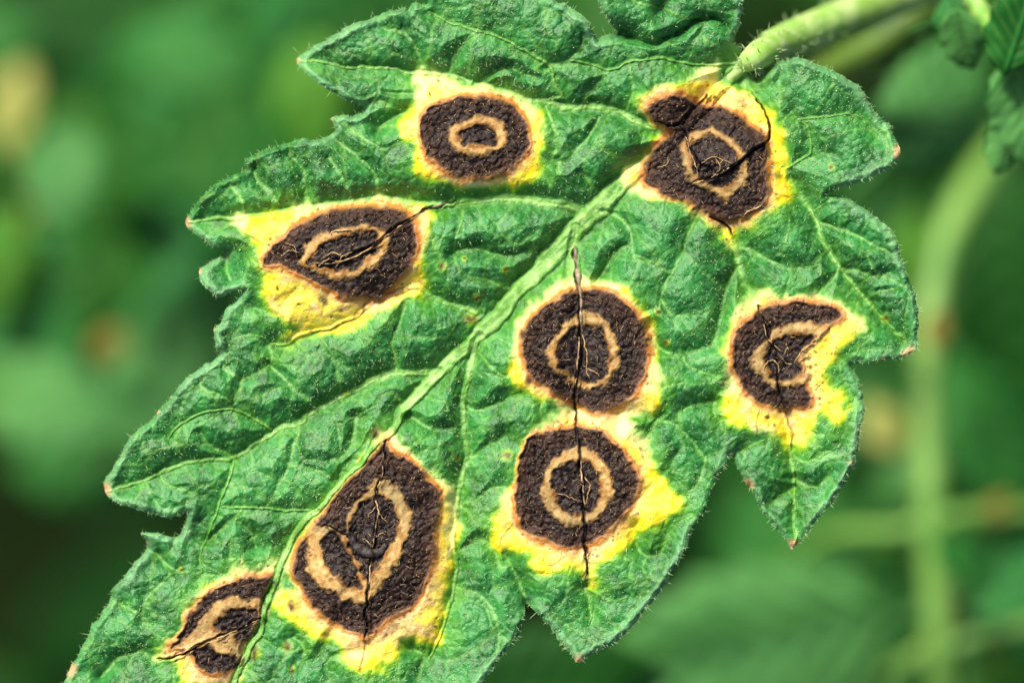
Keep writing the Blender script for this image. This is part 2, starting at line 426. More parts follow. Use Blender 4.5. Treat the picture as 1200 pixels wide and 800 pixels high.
LES = [
 dict(label='small oval spot with one clean tan ring, on the uppermost lobe of the leaf', c=(558,160),
  halo=[[(484,89),(500,86),(515,88),(552,98),(590,110),(622,122),(633,138),(632,152),(638,172),(636,187),(625,205),(600,217),(570,221),(537,217),(505,207),(483,190),(486,172),(468,165),(467,155),(470,140),(485,125),(488,105)]],
  dark=[[(495,155),(498,135),(515,122),(540,115),(565,114),(590,119),(610,135),(619,155),(619,168),(612,185),(595,198),(570,206),(545,207),(520,198),(502,180)]],
  tan=[[(524,157),(530,146),(545,138),(562,137),(582,142),(594,152),(596,162),(590,173),(575,181),(555,184),(537,179),(526,169)]],
  core=[[(536,160),(540,152),(550,148),(562,147),(575,151),(582,160),(578,167),(568,172),(555,172),(543,168)]]),
 dict(label='cracked and split spot beside the leaf stalk with lifted brown flaps', c=(838,190),
  halo=[[(752,122),(767,105),(800,97),(820,92),(824,80),(836,76),(846,78),(842,98),(860,103),(882,112),(898,126),(911,137),(916,158),(918,187),(928,227),(915,238),(886,258),(867,268),(861,292),(842,276),(820,254),(787,233),(755,226),(728,218),(734,200),(756,190),(765,172),(781,152),(760,140)]],
  dark=[[(762,127),(775,117),(798,113),(813,120),(828,127),(849,127),(873,142),(896,160),(898,180),(897,200),(899,222),(888,243),(858,258),(830,250),(800,233),(775,223),(757,212),(758,188),(776,166),(787,152),(770,143)]],
  tan=[[(797,182),(803,165),(817,154),(834,151),(853,157),(869,172),(877,192),(875,212),(863,227),(848,231),(828,224),(812,214),(802,200)]],
  core=[[(808,180),(813,168),(826,161),(842,163),(858,174),(866,190),(864,206),(852,217),(838,214),(824,211),(812,198)]]),
 dict(label='almond shaped spot on the left lobe with bright yellow patch below it', c=(405,295),
  halo=[[(272,260),(290,256),(310,250),(350,244),(388,240),(425,236),(465,239),(500,245),(503,267),(500,290),(495,318),(499,340),(475,350),(442,366),(415,383),(375,395),(340,402),(320,401),(346,388),(335,375),(309,357),(310,333),(300,312),(305,300),(302,283),(280,272)]],
  dark=[[(309,306),(318,293),(331,279),(355,260),(390,247),(430,242),(468,246),(484,262),(487,288),(476,315),(458,338),(440,349),(420,348),(400,345),(370,331),(350,320),(327,310)]],
  tan=[[(351,306),(356,293),(366,281),(390,269),(425,266),(447,271),(453,286),(449,302),(440,313),(407,329),(375,321)]],
  core=[[(361,308),(367,298),(376,289),(400,277),(430,273),(441,280),(440,295),(428,306),(417,313),(395,317),(375,314)]]),
 dict(label='round spot in the middle of the leaf, split by a dark upright vein', c=(687,408),
  halo=[[(597,420),(608,395),(613,372),(635,347),(662,328),(705,329),(735,342),(757,370),(762,395),(773,425),(772,455),(769,481),(740,481),(705,487),(662,474),(630,461),(600,438)]],
  dark=[[(612,407),(617,385),(634,361),(662,345),(687,340),(715,345),(740,365),(755,392),(759,417),(752,445),(737,467),(715,480),(692,480),(672,470),(645,457),(625,442),(615,425)]],
  tan=[[(641,415),(650,392),(667,375),(690,367),(713,380),(725,405),(725,430),(712,447),(690,457),(667,448),(648,431)]],
  core=[[(652,415),(660,397),(676,385),(699,384),(711,398),(714,421),(705,440),(685,446),(665,436)]]),
 dict(label='squarish spot below the middle one with a wide peach and yellow border', c=(676,572),
  halo=[[(622,508),(645,497),(657,480),(690,484),(727,484),(736,501),(760,520),(766,550),(788,578),(799,592),(775,610),(765,621),(743,617),(738,633),(712,655),(701,668),(695,684),(686,674),(670,665),(647,676),(627,662),(617,647),(584,641),(577,620),(587,592),(601,570),(606,535)]],
  dark=[[(614,525),(630,508),(670,502),(702,505),(722,520),(742,547),(746,575),(727,607),(700,630),(670,641),(640,631),(615,617),(604,595),(608,557)]],
  tan=[[(636,575),(646,541),(667,526),(690,527),(710,545),(718,567),(712,591),(695,610),(667,615),(646,603)]],
  core=[[(649,570),(658,548),(683,539),(699,556),(701,580),(688,598),(662,598)]]),
 dict(label='largest spot, long and pear shaped beside the lower midrib, with a doubled ring', c=(440,630),
  halo=[[(455,512),(485,530),(510,554),(527,566),(534,600),(532,655),(527,682),(525,712),(514,751),(480,752),(462,778),(440,783),(417,786),(400,765),(392,745),(371,751),(350,731),(322,713),(325,693),(343,684),(338,655),(357,620),(400,568),(440,520)]],
  dark=[[(450,515),(461,532),(485,542),(500,557),(512,577),(513,600),(507,630),(508,655),(501,677),(487,704),(460,722),(430,743),(405,736),(382,722),(365,707),(354,684),(344,663),(356,632),(372,611),(388,592),(405,565),(430,542),(444,524)]],
  tan=[[(450,560),(466,572),(480,597),(478,630),(463,664),(443,692),(431,706),(415,706),(392,698),(371,683),(359,665),(361,638),(359,621),(380,616),(402,622),(407,605),(420,583),(438,566)]],
  core=[[(440,581),(454,584),(463,605),(461,630),(450,652),(433,677),(422,664),(411,640),(409,622),(415,606),(425,592)],
        [(381,637),(390,627),(401,632),(409,653),(420,676),(420,690),(402,682),(386,664)]]),
 dict(label='half open spot shaped like a broken ring on the lower right lobe', c=(912,418),
  halo=[[(885,350),(889,341),(900,339),(908,348),(950,348),(980,357),(1008,377),(1005,393),(976,421),(966,439),(981,455),(989,472),(984,493),(957,485),(953,505),(942,523),(927,523),(916,513),(890,511),(862,498),(847,477),(856,450),(847,425),(848,400),(862,366)]],
  dark=[[(986,370),(975,360),(950,355),(915,356),(890,365),(870,380),(857,402),(860,425),(867,445),(877,460),(895,470),(922,477),(948,472),(943,452),(941,436),(934,424),(950,398),(967,383)]],
  tan=[[(969,382),(945,379),(921,380),(900,395),(882,415),(887,436),(903,450),(925,453),(942,451),(950,440),(944,424),(953,405)]],
  core=[[(950,397),(938,393),(926,394),(906,403),(895,418),(901,434),(914,443),(930,441),(940,434),(931,424),(940,410)]]),
 dict(label='lowest spot at the leaf edge side of the midrib with broken dark bands', c=(260,735),
  halo=[[(338,644),(318,660),(290,670),(260,675),(235,702),(207,742),(187,762),(186,772),(205,773),(210,790),(222,806),(272,806),(285,775),(309,717),(322,686)]],
  dark=[[(320,677),(302,676),(285,680),(250,692),(230,712),(212,742),(203,758),(222,756),(227,766),(240,783),(260,786),(276,773),(285,752),(297,740),(305,725),(315,700)]],
  tan=[[(206,758),(225,742),(238,722),(254,707),(275,699),(296,701),(306,706),(306,720),(296,742),(285,752),(280,775),(272,770),(255,766),(246,757),(238,758),(232,770),(224,765)]],
  core=[[(250,736),(260,722),(285,714),(301,718),(300,728),(290,751),(276,751),(280,738),(262,740)],
        [(229,764),(240,761),(246,770),(262,768),(274,771),(270,782),(255,786),(240,782)]]),
]
CRACKS = [  # polyline, half width, lesion index
 ([(535,236),(507,242),(490,252),(465,267),(440,285),(412,300),(384,307)],2.2,2),
 ([(672,292),(675,318),(680,345),(682,380),(680,420),(675,450),(673,470),(674,486)],2.4,3),
 ([(674,486),(677,515),(682,555),(684,590),(686,615),(686,645),(688,672)],2.0,4),
 ([(828,112),(815,124),(803,138),(795,148),(780,145),(766,139)],2.0,1),
 ([(795,148),(803,160),(812,178),(816,192)],1.8,1),
 ([(886,117),(900,138),(903,152),(899,165),(875,181),(860,194),(836,207),(815,214)],1.8,1),
 ([(832,252),(848,262),(859,277)],1.6,1),
 ([(452,516),(450,535),(447,560),(441,582),(442,602),(440,625),(437,650),(434,670),(431,695),(430,720),(428,745)],1.9,5),
 ([(377,615),(390,621),(405,624),(414,630)],1.8,5),
 ([(887,357),(895,380),(903,400),(911,420),(912,440),(916,458),(920,476)],1.5,6),
 ([(186,773),(205,769),(240,752),(262,745),(285,735),(304,726)],1.6,7),
]
LINES = [ # rusty threads running out through the yellow
 ([(428,745),(425,765),(420,785)],1.5),([(920,476),(926,505),(928,522)],1.2),([(890,480),(887,500),(884,512)],0.8),([(688,672),(689,690)],1.3),
 ([(600,615),(590,628),(585,640)],0.7),([(688,640),(687,675)],1.3),([(640,660),(655,655),(660,645)],0.6),([(285,272),(305,282)],0.8),([(300,312),(320,318)],1.0),
 ([(430,357),(415,373),(390,384),(360,390)],1.5),([(440,345),(480,338)],1.0),([(650,490),(656,497)],0.7),([(215,790),(222,775)],0.8),([(902,225),(925,230)],0.8)]

X0, X1, Y0, Y1 = 55, 1085, -42, 852
gx = np.arange(X0, X1 + 1, dtype=np.float32); gy = np.arange(Y0, Y1 + 1, dtype=np.float32)
GX, GY = np.meshgrid(gx, gy)
SHP = GX.shape

def seg_field(pts, R, vals=None, X=None, Y=None):
    """distance (clamped to R) to a polyline, the value and the arc length at the nearest point; windowed"""
    X = GX if X is None else X; Y = GY if Y is None else Y
    D = np.full(SHP, R, np.float32); W = np.zeros(SHP, np.float32); A = np.zeros(SHP, np.float32)
    arc = 0.0
    for i in range(len(pts) - 1):
        ax, ay = pts[i]; bx, by = pts[i + 1]
        x0 = int(max(0, min(ax, bx) - R - X0 - 6)); x1 = int(min(SHP[1], max(ax, bx) + R - X0 + 8))
        y0 = int(max(0, min(ay, by) - R - Y0 - 6)); y1 = int(min(SHP[0], max(ay, by) + R - Y0 + 8))
        L = math.hypot(bx - ax, by - ay)
        if x1 <= x0 or y1 <= y0 or L < 1e-6: arc += L; continue
        xs = X[y0:y1, x0:x1]; ys = Y[y0:y1, x0:x1]
        t = np.clip(((xs - ax) * (bx - ax) + (ys - ay) * (by - ay)) / (L * L), 0, 1)
        d = np.hypot(xs - ax - t * (bx - ax), ys - ay - t * (by - ay))
        sub = D[y0:y1, x0:x1]; m = d < sub
        sub[m] = d[m]
        if vals is not None:
            W[y0:y1, x0:x1][m] = (vals[i] + t * (vals[i + 1] - vals[i]))[m]
        A[y0:y1, x0:x1][m] = (arc + t * L)[m]
        arc += L
    return D, W, A

def inside(poly, X=None, Y=None):
    X = GX if X is None else X; Y = GY if Y is None else Y
    P = np.asarray(poly); I = np.zeros(SHP, bool)
    x0 = int(max(0, P[:, 0].min() - X0 - 8)); x1 = int(min(SHP[1], P[:, 0].max() - X0 + 9))
    y0 = int(max(0, P[:, 1].min() - Y0 - 8)); y1 = int(min(SHP[0], P[:, 1].max() - Y0 + 9))
    xs = X[y0:y1, x0:x1]; ys = Y[y0:y1, x0:x1]
    r = np.zeros(xs.shape, bool)
    for i in range(len(P)):
        ax, ay = P[i]; bx, by = P[(i + 1) % len(P)]
        if ay == by: continue
        c = ((ay > ys) != (by > ys)) & (xs < (bx - ax) * (ys - ay) / (by - ay) + ax)
        r ^= c
    I[y0:y1, x0:x1] = r
    return I

def sdf(poly, R, X=None, Y=None):
    """negative inside"""
    P = list(map(tuple, poly))
    D, _, _ = seg_field(P + [P[0]], R, X=X, Y=Y)
    return np.where(inside(P, X, Y), -D, D)

# warped coordinates give the outlines their ragged small scale
w1x = fbm(GX, GY, 14, 101, 3) * 2.6; w1y = fbm(GX, GY, 14, 202, 3) * 2.6
WX = GX + w1x; WY = GY + w1y
EX = GX + fbm(GX, GY, 9, 301, 2) * 1.5; EY = GY + fbm(GX, GY, 9, 302, 2) * 1.5
VX = GX + fbm(GX, GY, 26, 401, 3) * 3.0; VY = GY + fbm(GX, GY, 26, 402, 3) * 3.0

edge = sdf(catmull(OUT, 3), 60, EX, EY)          # < 0 on the leaf
depth_in = np.clip(-edge, 0, 60)

# --- veins
mid_pts = catmull([p for p, w in MIDRIB], 4, False)
mid_w = np.interp(np.arange(len(mid_pts)) / 4.0, np.arange(len(MIDRIB)), [w for p, w in MIDRIB]) * 0.76
mD, mW, mA = seg_field(list(map(tuple, mid_pts)), 80, mid_w, VX, VY)
mW = mW * (1 + 0.16 * vnoise(GX, GY, 18, 411))
h = np.zeros(SHP, np.float32)
mid_w = mid_w; mid_prof = sstep(1.25, 0.55, mD / np.maximum(mW, 0.5)) * (mD < 79)
groove = 9.5 * np.clip(mW / 7, 0.25, 1) * np.exp(-np.power(np.maximum(mD - mW, 0) / 20, 1.2))
vein_m = mid_prof * np.clip(0.72 + 0.35 * vnoise(GX, GY, 9, 412) + 0.25 * vnoise(GX, GY, 40, 413), 0.3, 1)
broad = 16 * np.clip(mW / 8, 0.15, 1) * np.exp(-np.maximum(mD - mW, 0) / 34) * (mD < 79)
broad *= sstep(80, 55, mD)
ridge = mid_prof * (2.0 + mW * 0.24)
vein_id = np.full(SHP, -1, np.int16)
vein_near = np.exp(-np.maximum(mD - mW, 0) / 9) * (mD < 79) * 0.6
vein_best = np.full(SHP, 9, np.float32)
for i, (pts, wa, wb) in enumerate(SEC):
    cp = catmull(pts, 4, False)
    ws = np.linspace(wa, wb, len(cp)) * (1.08 if wa > 2.5 else 0.75)
    D, W, A = seg_field(list(map(tuple, cp)), 70, ws, VX, VY)
    st = np.clip(W / 3.0, 0.35, 1.2)
    if wa > 2.5: broad = np.maximum(broad, 9 * np.exp(-D / 32) * sstep(70, 45, D))
    groove = np.maximum(groove, (D < 69) * 12.0 * np.sqrt(st) * np.exp(-np.power(D / 20, 1.25)))
    rp = np.exp(-np.power(D / np.maximum(W * 1.05, 0.4), 2.4)) * (D < 69)
    ridge = np.maximum(ridge, rp * (1.6 + W * 1.1))
    vein_near = np.maximum(vein_near, (D < 69) * np.exp(-D / 7) * 0.6)
    vein_m = np.maximum(vein_m, rp * np.clip(0.36 + W * 0.24, 0, 0.95) * np.clip(0.85 + 0.5 * vnoise(GX, GY, 25, 88), 0, 1))
    r = D / np.maximum(W, 0.5)
    m = (r < 1.25) & (r < vein_best) & (D < 60)
    vein_id[m] = i; vein_best[m] = r[m]
for i, pts in enumerate(TER):
    cp = catmull(pts, 4, False)
    D, W, A = seg_field(list(map(tuple, cp)), 45, np.linspace(1, 0.6, len(cp)), VX, VY)
    k = 0.8 + 0.35 * math.sin(i * 2.7)
    groove = np.maximum(groove, (D < 44) * 11 * k * W * np.exp(-np.power(D / 14.5, 1.35)))
    rp = np.exp(-np.power(D / 1.5, 2)) * (D < 44)
    ridge = np.maximum(ridge, rp * 0.9)
    vein_m = np.maximum(vein_m, rp * 0.62 * W)
cD, _, _ = seg_field(list(map(tuple, catmull(CREASE, 4, False))), 60)
groove = np.maximum(groove, (cD < 59) * 9 * np.exp(-np.power(cD / 9, 1.2)))
lobe = inside(catmull(CREASE, 4, False).tolist() + [(875,0),(875,-60),(690,-60),(690,10)])
lobe_up = lobe * np.clip(cD, 0, 60) * 0.30

f1, f2 = voronoi(VX + 7 * vnoise(GX, GY, 30, 55), VY + 7 * vnoise(GX, GY, 30, 56), 30, 3)
net1 = np.exp(-np.power((f2 - f1) * 30 / 7.0, 1.2))
f1c, f2c = voronoi(VX + 14 * vnoise(GX, GY, 60, 61), VY + 14 * vnoise(GX, GY, 60, 62), 58, 9)
ec = (f2c - f1c) * 58 / 2
groove = np.maximum(groove, 3.8 * np.exp(-np.power(ec / 12, 1.5)) * np.clip(0.5 + 1.0 * vnoise(GX, GY, 70, 63), 0, 1.2))
vein_m = np.maximum(vein_m, 0.30 * np.exp(-np.square(ec / 1.3)))
vein_m = np.maximum(vein_m, 0.24 * np.exp(-np.square((f2 - f1) * 30 / 2.2)) * np.clip(0.6 + vnoise(GX, GY, 60, 64), 0, 1))
f1b, f2b = voronoi(VX + 3 * vnoise(GX, GY, 12, 57), VY + 3 * vnoise(GX, GY, 12, 58), 11, 4)
net2 = np.exp(-np.power((f2b - f1b) * 11 / 3.2, 1.3))
netk = 0.55 + 0.45 * vnoise(GX, GY, 90, 59)

# --- lesions
Z = lambda: np.zeros(SHP, np.float32)
wan, orange_rim, tanedge, near, gold, ringlet, char = Z(), Z(), Z(), Z(), Z(), Z(), Z()
halo, dark, tan, core, fringe, rust, cream, purple, tanpale = Z(), Z(), Z(), Z(), Z(), Z(), Z(), Z(), Z()
lip = Z(); les_id = np.full(SHP, -1, np.int16); crack = Z()
hn = fbm(GX, GY, 22, 601, 3); hn2 = fbm(GX, GY, 7, 602, 3); bn = fbm(GX, GY, 60, 603, 2)
for k, L in enumerate(LES):
    hs = np.full(SHP, 60, np.float32)
    for p in L['halo']: hs = np.minimum(hs, sdf(catmull(p, 5), 60, WX, WY))
    hs = hs + hn * 5.5 + hn2 * 1.5 - 2.0 * net1 + 3.6
    hv = sstep(13, -9, hs)
    near = np.maximum(near, sstep(34, 0, hs + hn * 8))
    les_id[(hv > 0.42) & (hv > halo)] = k
    halo = np.maximum(halo, hv)
    ds = np.full(SHP, 40, np.float32)
    for p in L['dark']: ds = np.minimum(ds, sdf(catmull(p, 5), 40, WX, WY))
    ds = ds + hn2 * 1.7 + hn * 0.8
    dv = sstep(1.6, -1.8, ds)
    les_id[dv > 0.5] = k
    dark = np.maximum(dark, dv)
    wid = 9 + 13 * np.clip(bn + 0.3 * math.sin(k) + 0.3 * hn, 0, 1) + 9 * np.clip((GY - L['c'][1]) / 70, 0, 1)
    wan = np.maximum(wan, (hv > 0) * sstep(0.05, 0.5, vnoise(GX, GY, 48, 605) + 0.35 * (L['c'][1] - GY) / 60) * sstep(-14, -3, hs) * 0.85)
    orange_rim = np.maximum(orange_rim, np.exp(-np.square((ds - 3.2) / 3.0)) * np.clip(0.9 + 0.4 * hn, 0, 1))  # orange band of the tissue's own colour just outside the dark edge
    fringe = np.maximum(fringe, sstep(0.0, 1.0, np.clip(1.15 - np.maximum(ds, 0) / wid, 0, 1)) * np.clip(0.92 + 0.25 * hn2, 0, 1) * (ds > -3))
    fringe = np.maximum(fringe, 0.8 * np.clip(fbm(GX, GY, 17, 606, 3) * 1.5 - 0.35, 0, 1) * sstep(-3, -12, hs) * (ds > -1))
    rust = np.maximum(rust, np.exp(-np.square((ds - 0.1) / 2.1)) * (0.68 + 0.3 * hn2))
    rust = np.maximum(rust, np.exp(-np.square((hs + 9) / 3.0)) * np.clip(hn2 - 0.5, 0, 1) * 0.9)
    gold = np.maximum(gold, sstep(18, 3, ds + hn * 6) * 0.35)
    rl = np.sin((ds + 2.2 * hn + 0.9 * hn2) * 2 * math.pi / 6.5 + k) * np.clip(0.55 + 0.8 * bn, 0, 1)
    ringlet = np.maximum(ringlet, dv * np.clip(rl, 0, 1))
    purple = np.maximum(purple, dv * 0.70 * np.clip(rl, 0, 1) * sstep(-30, -4, ds))
    purple = np.maximum(purple, dv * sstep(-13, -1, ds) * (0.55 + 0.35 * hn))
    cream = np.maximum(cream, hv * np.clip(sstep(-4, -16, hs) * 0.2 + 0.75 * sstep(0.0, 0.8, bn + 0.5 * hn), 0, 0.85))
    lip = np.maximum(lip, np.exp(-np.square((ds - 1.0) / 3.2)))
    ts = np.full(SHP, 40, np.float32)
    for p in L['tan']: ts = np.minimum(ts, sdf(catmull(p, 5), 40, WX, WY))
    tv = sstep(2.4, -3.4, ts + hn2 * 2.8 + hn * 1.6 + 0.1)
    cs = np.full(SHP, 40, np.float32)
    for p in L['core']: cs = np.minimum(cs, sdf(catmull(p, 5), 40, WX, WY))
    cv = sstep(3.6, -3.0, cs + hn2 * 3.4 + hn * 1.6 - 0.3)
    tan = np.maximum(tan, tv); core = np.maximum(core, cv)
    tanedge = np.maximum(tanedge, tv * np.clip(np.exp(-np.square((cs - 1.5) / 3.2)) + 0.8 * np.exp(-np.square((ts + 1.0) / 2.6)), 0, 1) * np.clip(0.65 + 0.5 * hn2, 0, 1))
    char = np.maximum(char, dark * (1 - tv) * np.exp(-np.square((ts - 6) / 5.5)) * np.clip(0.75 + 0.5 * hn, 0, 1) * (ts < 30))
    tanpale = np.maximum(tanpale, tv * (1 - cv) * np.clip(0.15 + bn * (0.9 if k == 5 else 0.5), 0, 0.8))
    rust = np.maximum(rust, tv * np.exp(-np.square((cs - 2.0) / 2.6)) * 0.0)
fun = np.exp(-np.square(np.hypot(GX - 874, (GY - 80) * 1.1) / 23))
cream = np.maximum(cream, 0.9 * np.exp(-np.square(np.hypot(GX - 862, GY - 114) / 20)))
fringe = np.maximum(fringe, 0.7 * np.exp(-np.square(np.hypot((GX - 868) / 1.4, GY - 118) / 11)) * np.clip(0.7 + hn, 0, 1))
low = sstep(1.9, 1.0, mD / np.maximum(mW, 0.5)) * sstep(505, 530, GY) * (mD < 79)
halo *= 1 - 0.9 * low; fringe *= 1 - low; orange_rim *= 1 - low; rust *= 1 - low; dark *= 1 - low; wan *= 1 - low
halo *= 1 - sstep(0.14, 0.42, fun); fringe *= 1 - sstep(0.14, 0.42, fun); vein_m = np.maximum(vein_m, 0.85 * fun)
tan_ring = tan * (1 - core)
curl = Z()
for pts, w, k in CRACKS:
    cp = catmull(pts, 4, False)
    taper = np.sin(np.linspace(0.12, math.pi - 0.12, len(cp))) ** 0.5 * w * 0.78
    D, W, A = seg_field(list(map(tuple, cp)), 20, taper, WX, WY)
    crack = np.maximum(crack, np.exp(-np.power(D / np.maximum(W, 0.5), 2)) * (D < 19))
    curl = np.maximum(curl, np.exp(-np.square((D - 2.2 - W) / 1.6)) * np.clip(0.5 + vnoise(GX, GY, 12, 811 + k), 0, 1) * (D < 19))
    les_id[(D < W * 1.2) & (les_id < 0)] = k
for pts, w in LINES:
    D, W, A = seg_field(list(map(tuple, catmull(pts, 4, False))), 12, None, WX, WY)
    rust = np.maximum(rust, 0.85 * np.exp(-np.square(D / w)) * (D < 11))
rust *= 1 - 0.75 * tan_ring
orange_rim *= (1 - 0.9 * dark)

# --- small brown specks and tiny lesions
speck = Z()
def spot(x, y, r, s=1.0, rx=1.0, ry=1.0):
    x0 = int(x - X0 - r * 4); x1 = int(x - X0 + r * 4) + 2; y0 = int(y - Y0 - r * 4); y1 = int(y - Y0 + r * 4) + 2
    if x0 < 0 or y0 < 0 or x1 > SHP[1] or y1 > SHP[0]: return
    d = np.hypot((WX[y0:y1, x0:x1] - x) / rx, (WY[y0:y1, x0:x1] - y) / ry)
    speck[y0:y1, x0:x1] = np.maximum(speck[y0:y1, x0:x1], s * np.exp(-np.power(d / r, 3)))
for x, y, r, rx, ry in [(300,765,4,.8,2.2),(337,757,4,1,1.4),(343,783,2.5,.8,1.8),(440,506,4,1,1.2),(553,374,5,1.4,.9),(592,316,2.6,1,1),(594,533,4,1,1),(537,537,2.5,.8,1.3),
   (379,353,4.5,1,1),(342,710,4.5,1,1.2),(761,195,4,1,1.4),(892,242,4,1.2,1),(770,365,2.5,1,1),(875,571,4,.8,1.6),(1037,373,3,1,1),(559,349,3,1.6,.7),(283,658,2,1,1),(212,667,2,1.2,1),
   (974,196,2.5,1,1),(621,446,4,1,1.3),(612,393,3,.8,1.2),(782,402,2.5,1,1),(850,450,2.5,1,1),(519,312,3,1,1),(544,303,2,1,1),(406,460,2.2,1.4,.8)]:
    spot(x, y, r * 1.25, 0.95, rx, ry)
    halo[max(0, y - Y0 - 14):y - Y0 + 15, x - X0 - 14:x - X0 + 15] = np.maximum(halo[max(0, y - Y0 - 14):y - Y0 + 15, x - X0 - 14:x - X0 + 15], 0.5 * np.exp(-np.square(np.hypot(GX - x, GY - y) / (r * 1.7)))[max(0, y - Y0 - 14):y - Y0 + 15, x - X0 - 14:x - X0 + 15])
for i in range(420):
    L = LES[RNG.integers(len(LES))]; P = np.array(L['halo'][0])
    p = P[RNG.integers(len(P))] * 0.72 + np.array(L['c']) * 0.28 + RNG.normal(0, 8, 2)
    spot(p[0], p[1], RNG.uniform(0.8, 2.0), RNG.uniform(0.6, 1.0), RNG.uniform(.7, 1.5), RNG.uniform(.7, 1.5))
for i in range(420):
    spot(RNG.uniform(120, 1060), RNG.uniform(0, 800), RNG.uniform(0.8, 1.9), RNG.uniform(0.4, 0.9))
tip = Z()
for x, y, r in [(349,71,4),(219,262,7),(123,573,10),(930,640,9),(679,775,10),(1053,178,10),(1066,414,9),(998,542,6),(250,386,5),(233,318,6),(171,635,6),(388,139,4),(1007,503,4),(877,566,7),(1035,421,4),(82,785,10),(184,482,4),(200,464,4)]:
    r = r if r > 6 else r * 0.65
    d = np.hypot(GX - x, GY - y)
    tip = np.maximum(tip, sstep(r * 1.2, r * 0.25, d + hn2 * 2.5) * sstep(14, 2, depth_in))
pale = Z()
pale = np.maximum(pale, 0.55 * sstep(13, 4, depth_in) * np.clip(0.7 + 0.9 * vnoise(GX, GY, 70, 77), 0, 1))  # sky reflection along the margin painted in as a paler band

# --- height, in grid units (0.1 mm)
nec = np.maximum(dark, 0)
h += 7.0 * fbm(GX, GY, 330, 701, 2) + 4.5 * fbm(GX, GY, 90, 702, 2) + 1.6 * fbm(GX, GY, 16, 703, 3)
veg = 1 - 0.6 * nec - 0.25 * halo * (1 - nec)
h -= 2.1 * groove * veg + broad * (1 - 0.5 * nec)
h += ridge * (1 - 0.6 * nec) + lobe_up
h -= (1.2 * net1 * netk + 0.9 * net2) * (1 - 0.75 * nec) * (1 - 0.7 * halo) * (1 - 0.9 * mid_prof)
h += 0.45 * hn2 * (1 - nec) * (1 - 0.6 * halo)
# midrib: shallow lengthwise striations
h += mid_prof * sstep(4, 9, mW) * 0.55 * vnoise(mA / 6, np.where(mD < 79, mD, 0) + 40 * (GX + GY > mA), 3.0, 704)
# lesions: sunken, crumpled, with a lip, the tan ring proud
crum = fbm(WX, WY, 8, 705, 3, 0.6)
ridged = 1 - np.abs(fbm(0.42 * (WX + 0.5 * WY), WY - 0.5 * WX, 9, 706, 3, 0.6))
rough_k = nec * (1 - 0.88 * tan_ring)
h += -3.0 * nec + rough_k * (0.8 * crum + 1.6 * ridged + 0.9 * fbm(GX, GY, 4.2, 709, 2) - 1.6 * net2 - 1.2 * ringlet) + 1.6 * lip + 2.6 * tan_ring - 1.2 * core
flap = np.minimum(0, sdf([(795,149),(808,138),(820,125),(828,112),(846,98),(880,107),(901,138),(903,152),(899,165),(875,181),(860,195),(846,204),(834,196),(816,190),(806,170)], 30, WX, WY))
h += 7.0 * sstep(0, -1.6, flap) * np.exp(flap / 22)
h -= 6.0 * crack - 3.0 * curl
h -= speck * 1.2
# margin: bead, shallow furrow inside it, then rolled under
roll = 0.75 + 0.5 * vnoise(GX, GY, 55, 707)
h += 2.6 * roll * np.exp(-np.square((depth_in - 6.5) / 3.6)) - 1.2 * roll * np.exp(-np.square((depth_in - 17) / 7))
smooth_edge = sdf(catmull(OUT, 3), 60)
def soften(a, n):
    for _ in range(n):
        p = np.pad(a, 3, mode='edge')
        a = (p[3:-3, :-6] + p[3:-3, 6:] + p[:-6, 3:-3] + p[6:, 3:-3] + a) / 5
    return a
smooth_edge = soften(smooth_edge, 10)
egy, egx = np.gradient(smooth_edge)
egl = np.hypot(egx, egy) + 1e-6
facing = soften(np.clip((0.55 * egx + 0.83 * egy) / egl, -1, 1), 14)                       # +1 where the margin looks to the lower right
h -= (7.5 - 3.5 * facing) * np.exp(-depth_in / 2.4)
h += sstep(46, 0, depth_in) * (-3.5 + 7.5 * facing)
h = h.astype(np.float32)
# stalk end sinks to join the stalk
h -= 6 * np.exp(-np.square(np.hypot(GX - 872, GY - 66) / 24))

# --- grid to vertices: pull the outermost points onto the outline
gyy, gxx = np.gradient(edge)
gl = np.hypot(gxx, gyy) + 1e-6
push = np.where((edge > 0) & (edge < 4), edge, 0)
PXg = GX - push * gxx / gl; PYg = GY - push * gyy / gl
zz = h * S
kk = S * (1 - zz / CAM)
VERT = np.stack([(PXg - 600) * kk, (400 - PYg) * kk, zz], -1).astype(np.float32)
hy, hx = np.gradient(h)
NRM = np.stack([-hx, hy, np.ones(SHP, np.float32)], -1); NRM /= np.linalg.norm(NRM, axis=-1, keepdims=True)
ATT = dict(vein=np.clip(vein_m * (1 - nec), 0, 1), pale=pale, halo=halo, cream=cream, fringe=np.clip(fringe * np.clip(halo * 1.6, 0, 1), 0, 1), rust=np.clip(rust, 0, 1),
           necro=np.clip(np.maximum(dark * 1.0, crack), 0, 1), tan=np.clip(tan_ring - crack, 0, 1) * 0.94, tanpale=tanpale, core=core, wan=wan, near=np.maximum(near, vein_near), gold=gold, orange_rim=np.clip(orange_rim * np.clip(halo * 1.5, 0, 1), 0, 1), tanedge=tanedge, purple=np.clip(purple, 0, 1), tip=tip, speck=speck)
ATT['core'] = np.clip(np.maximum(np.maximum(core, crack * 0.9), char * 0.8), 0, 1)

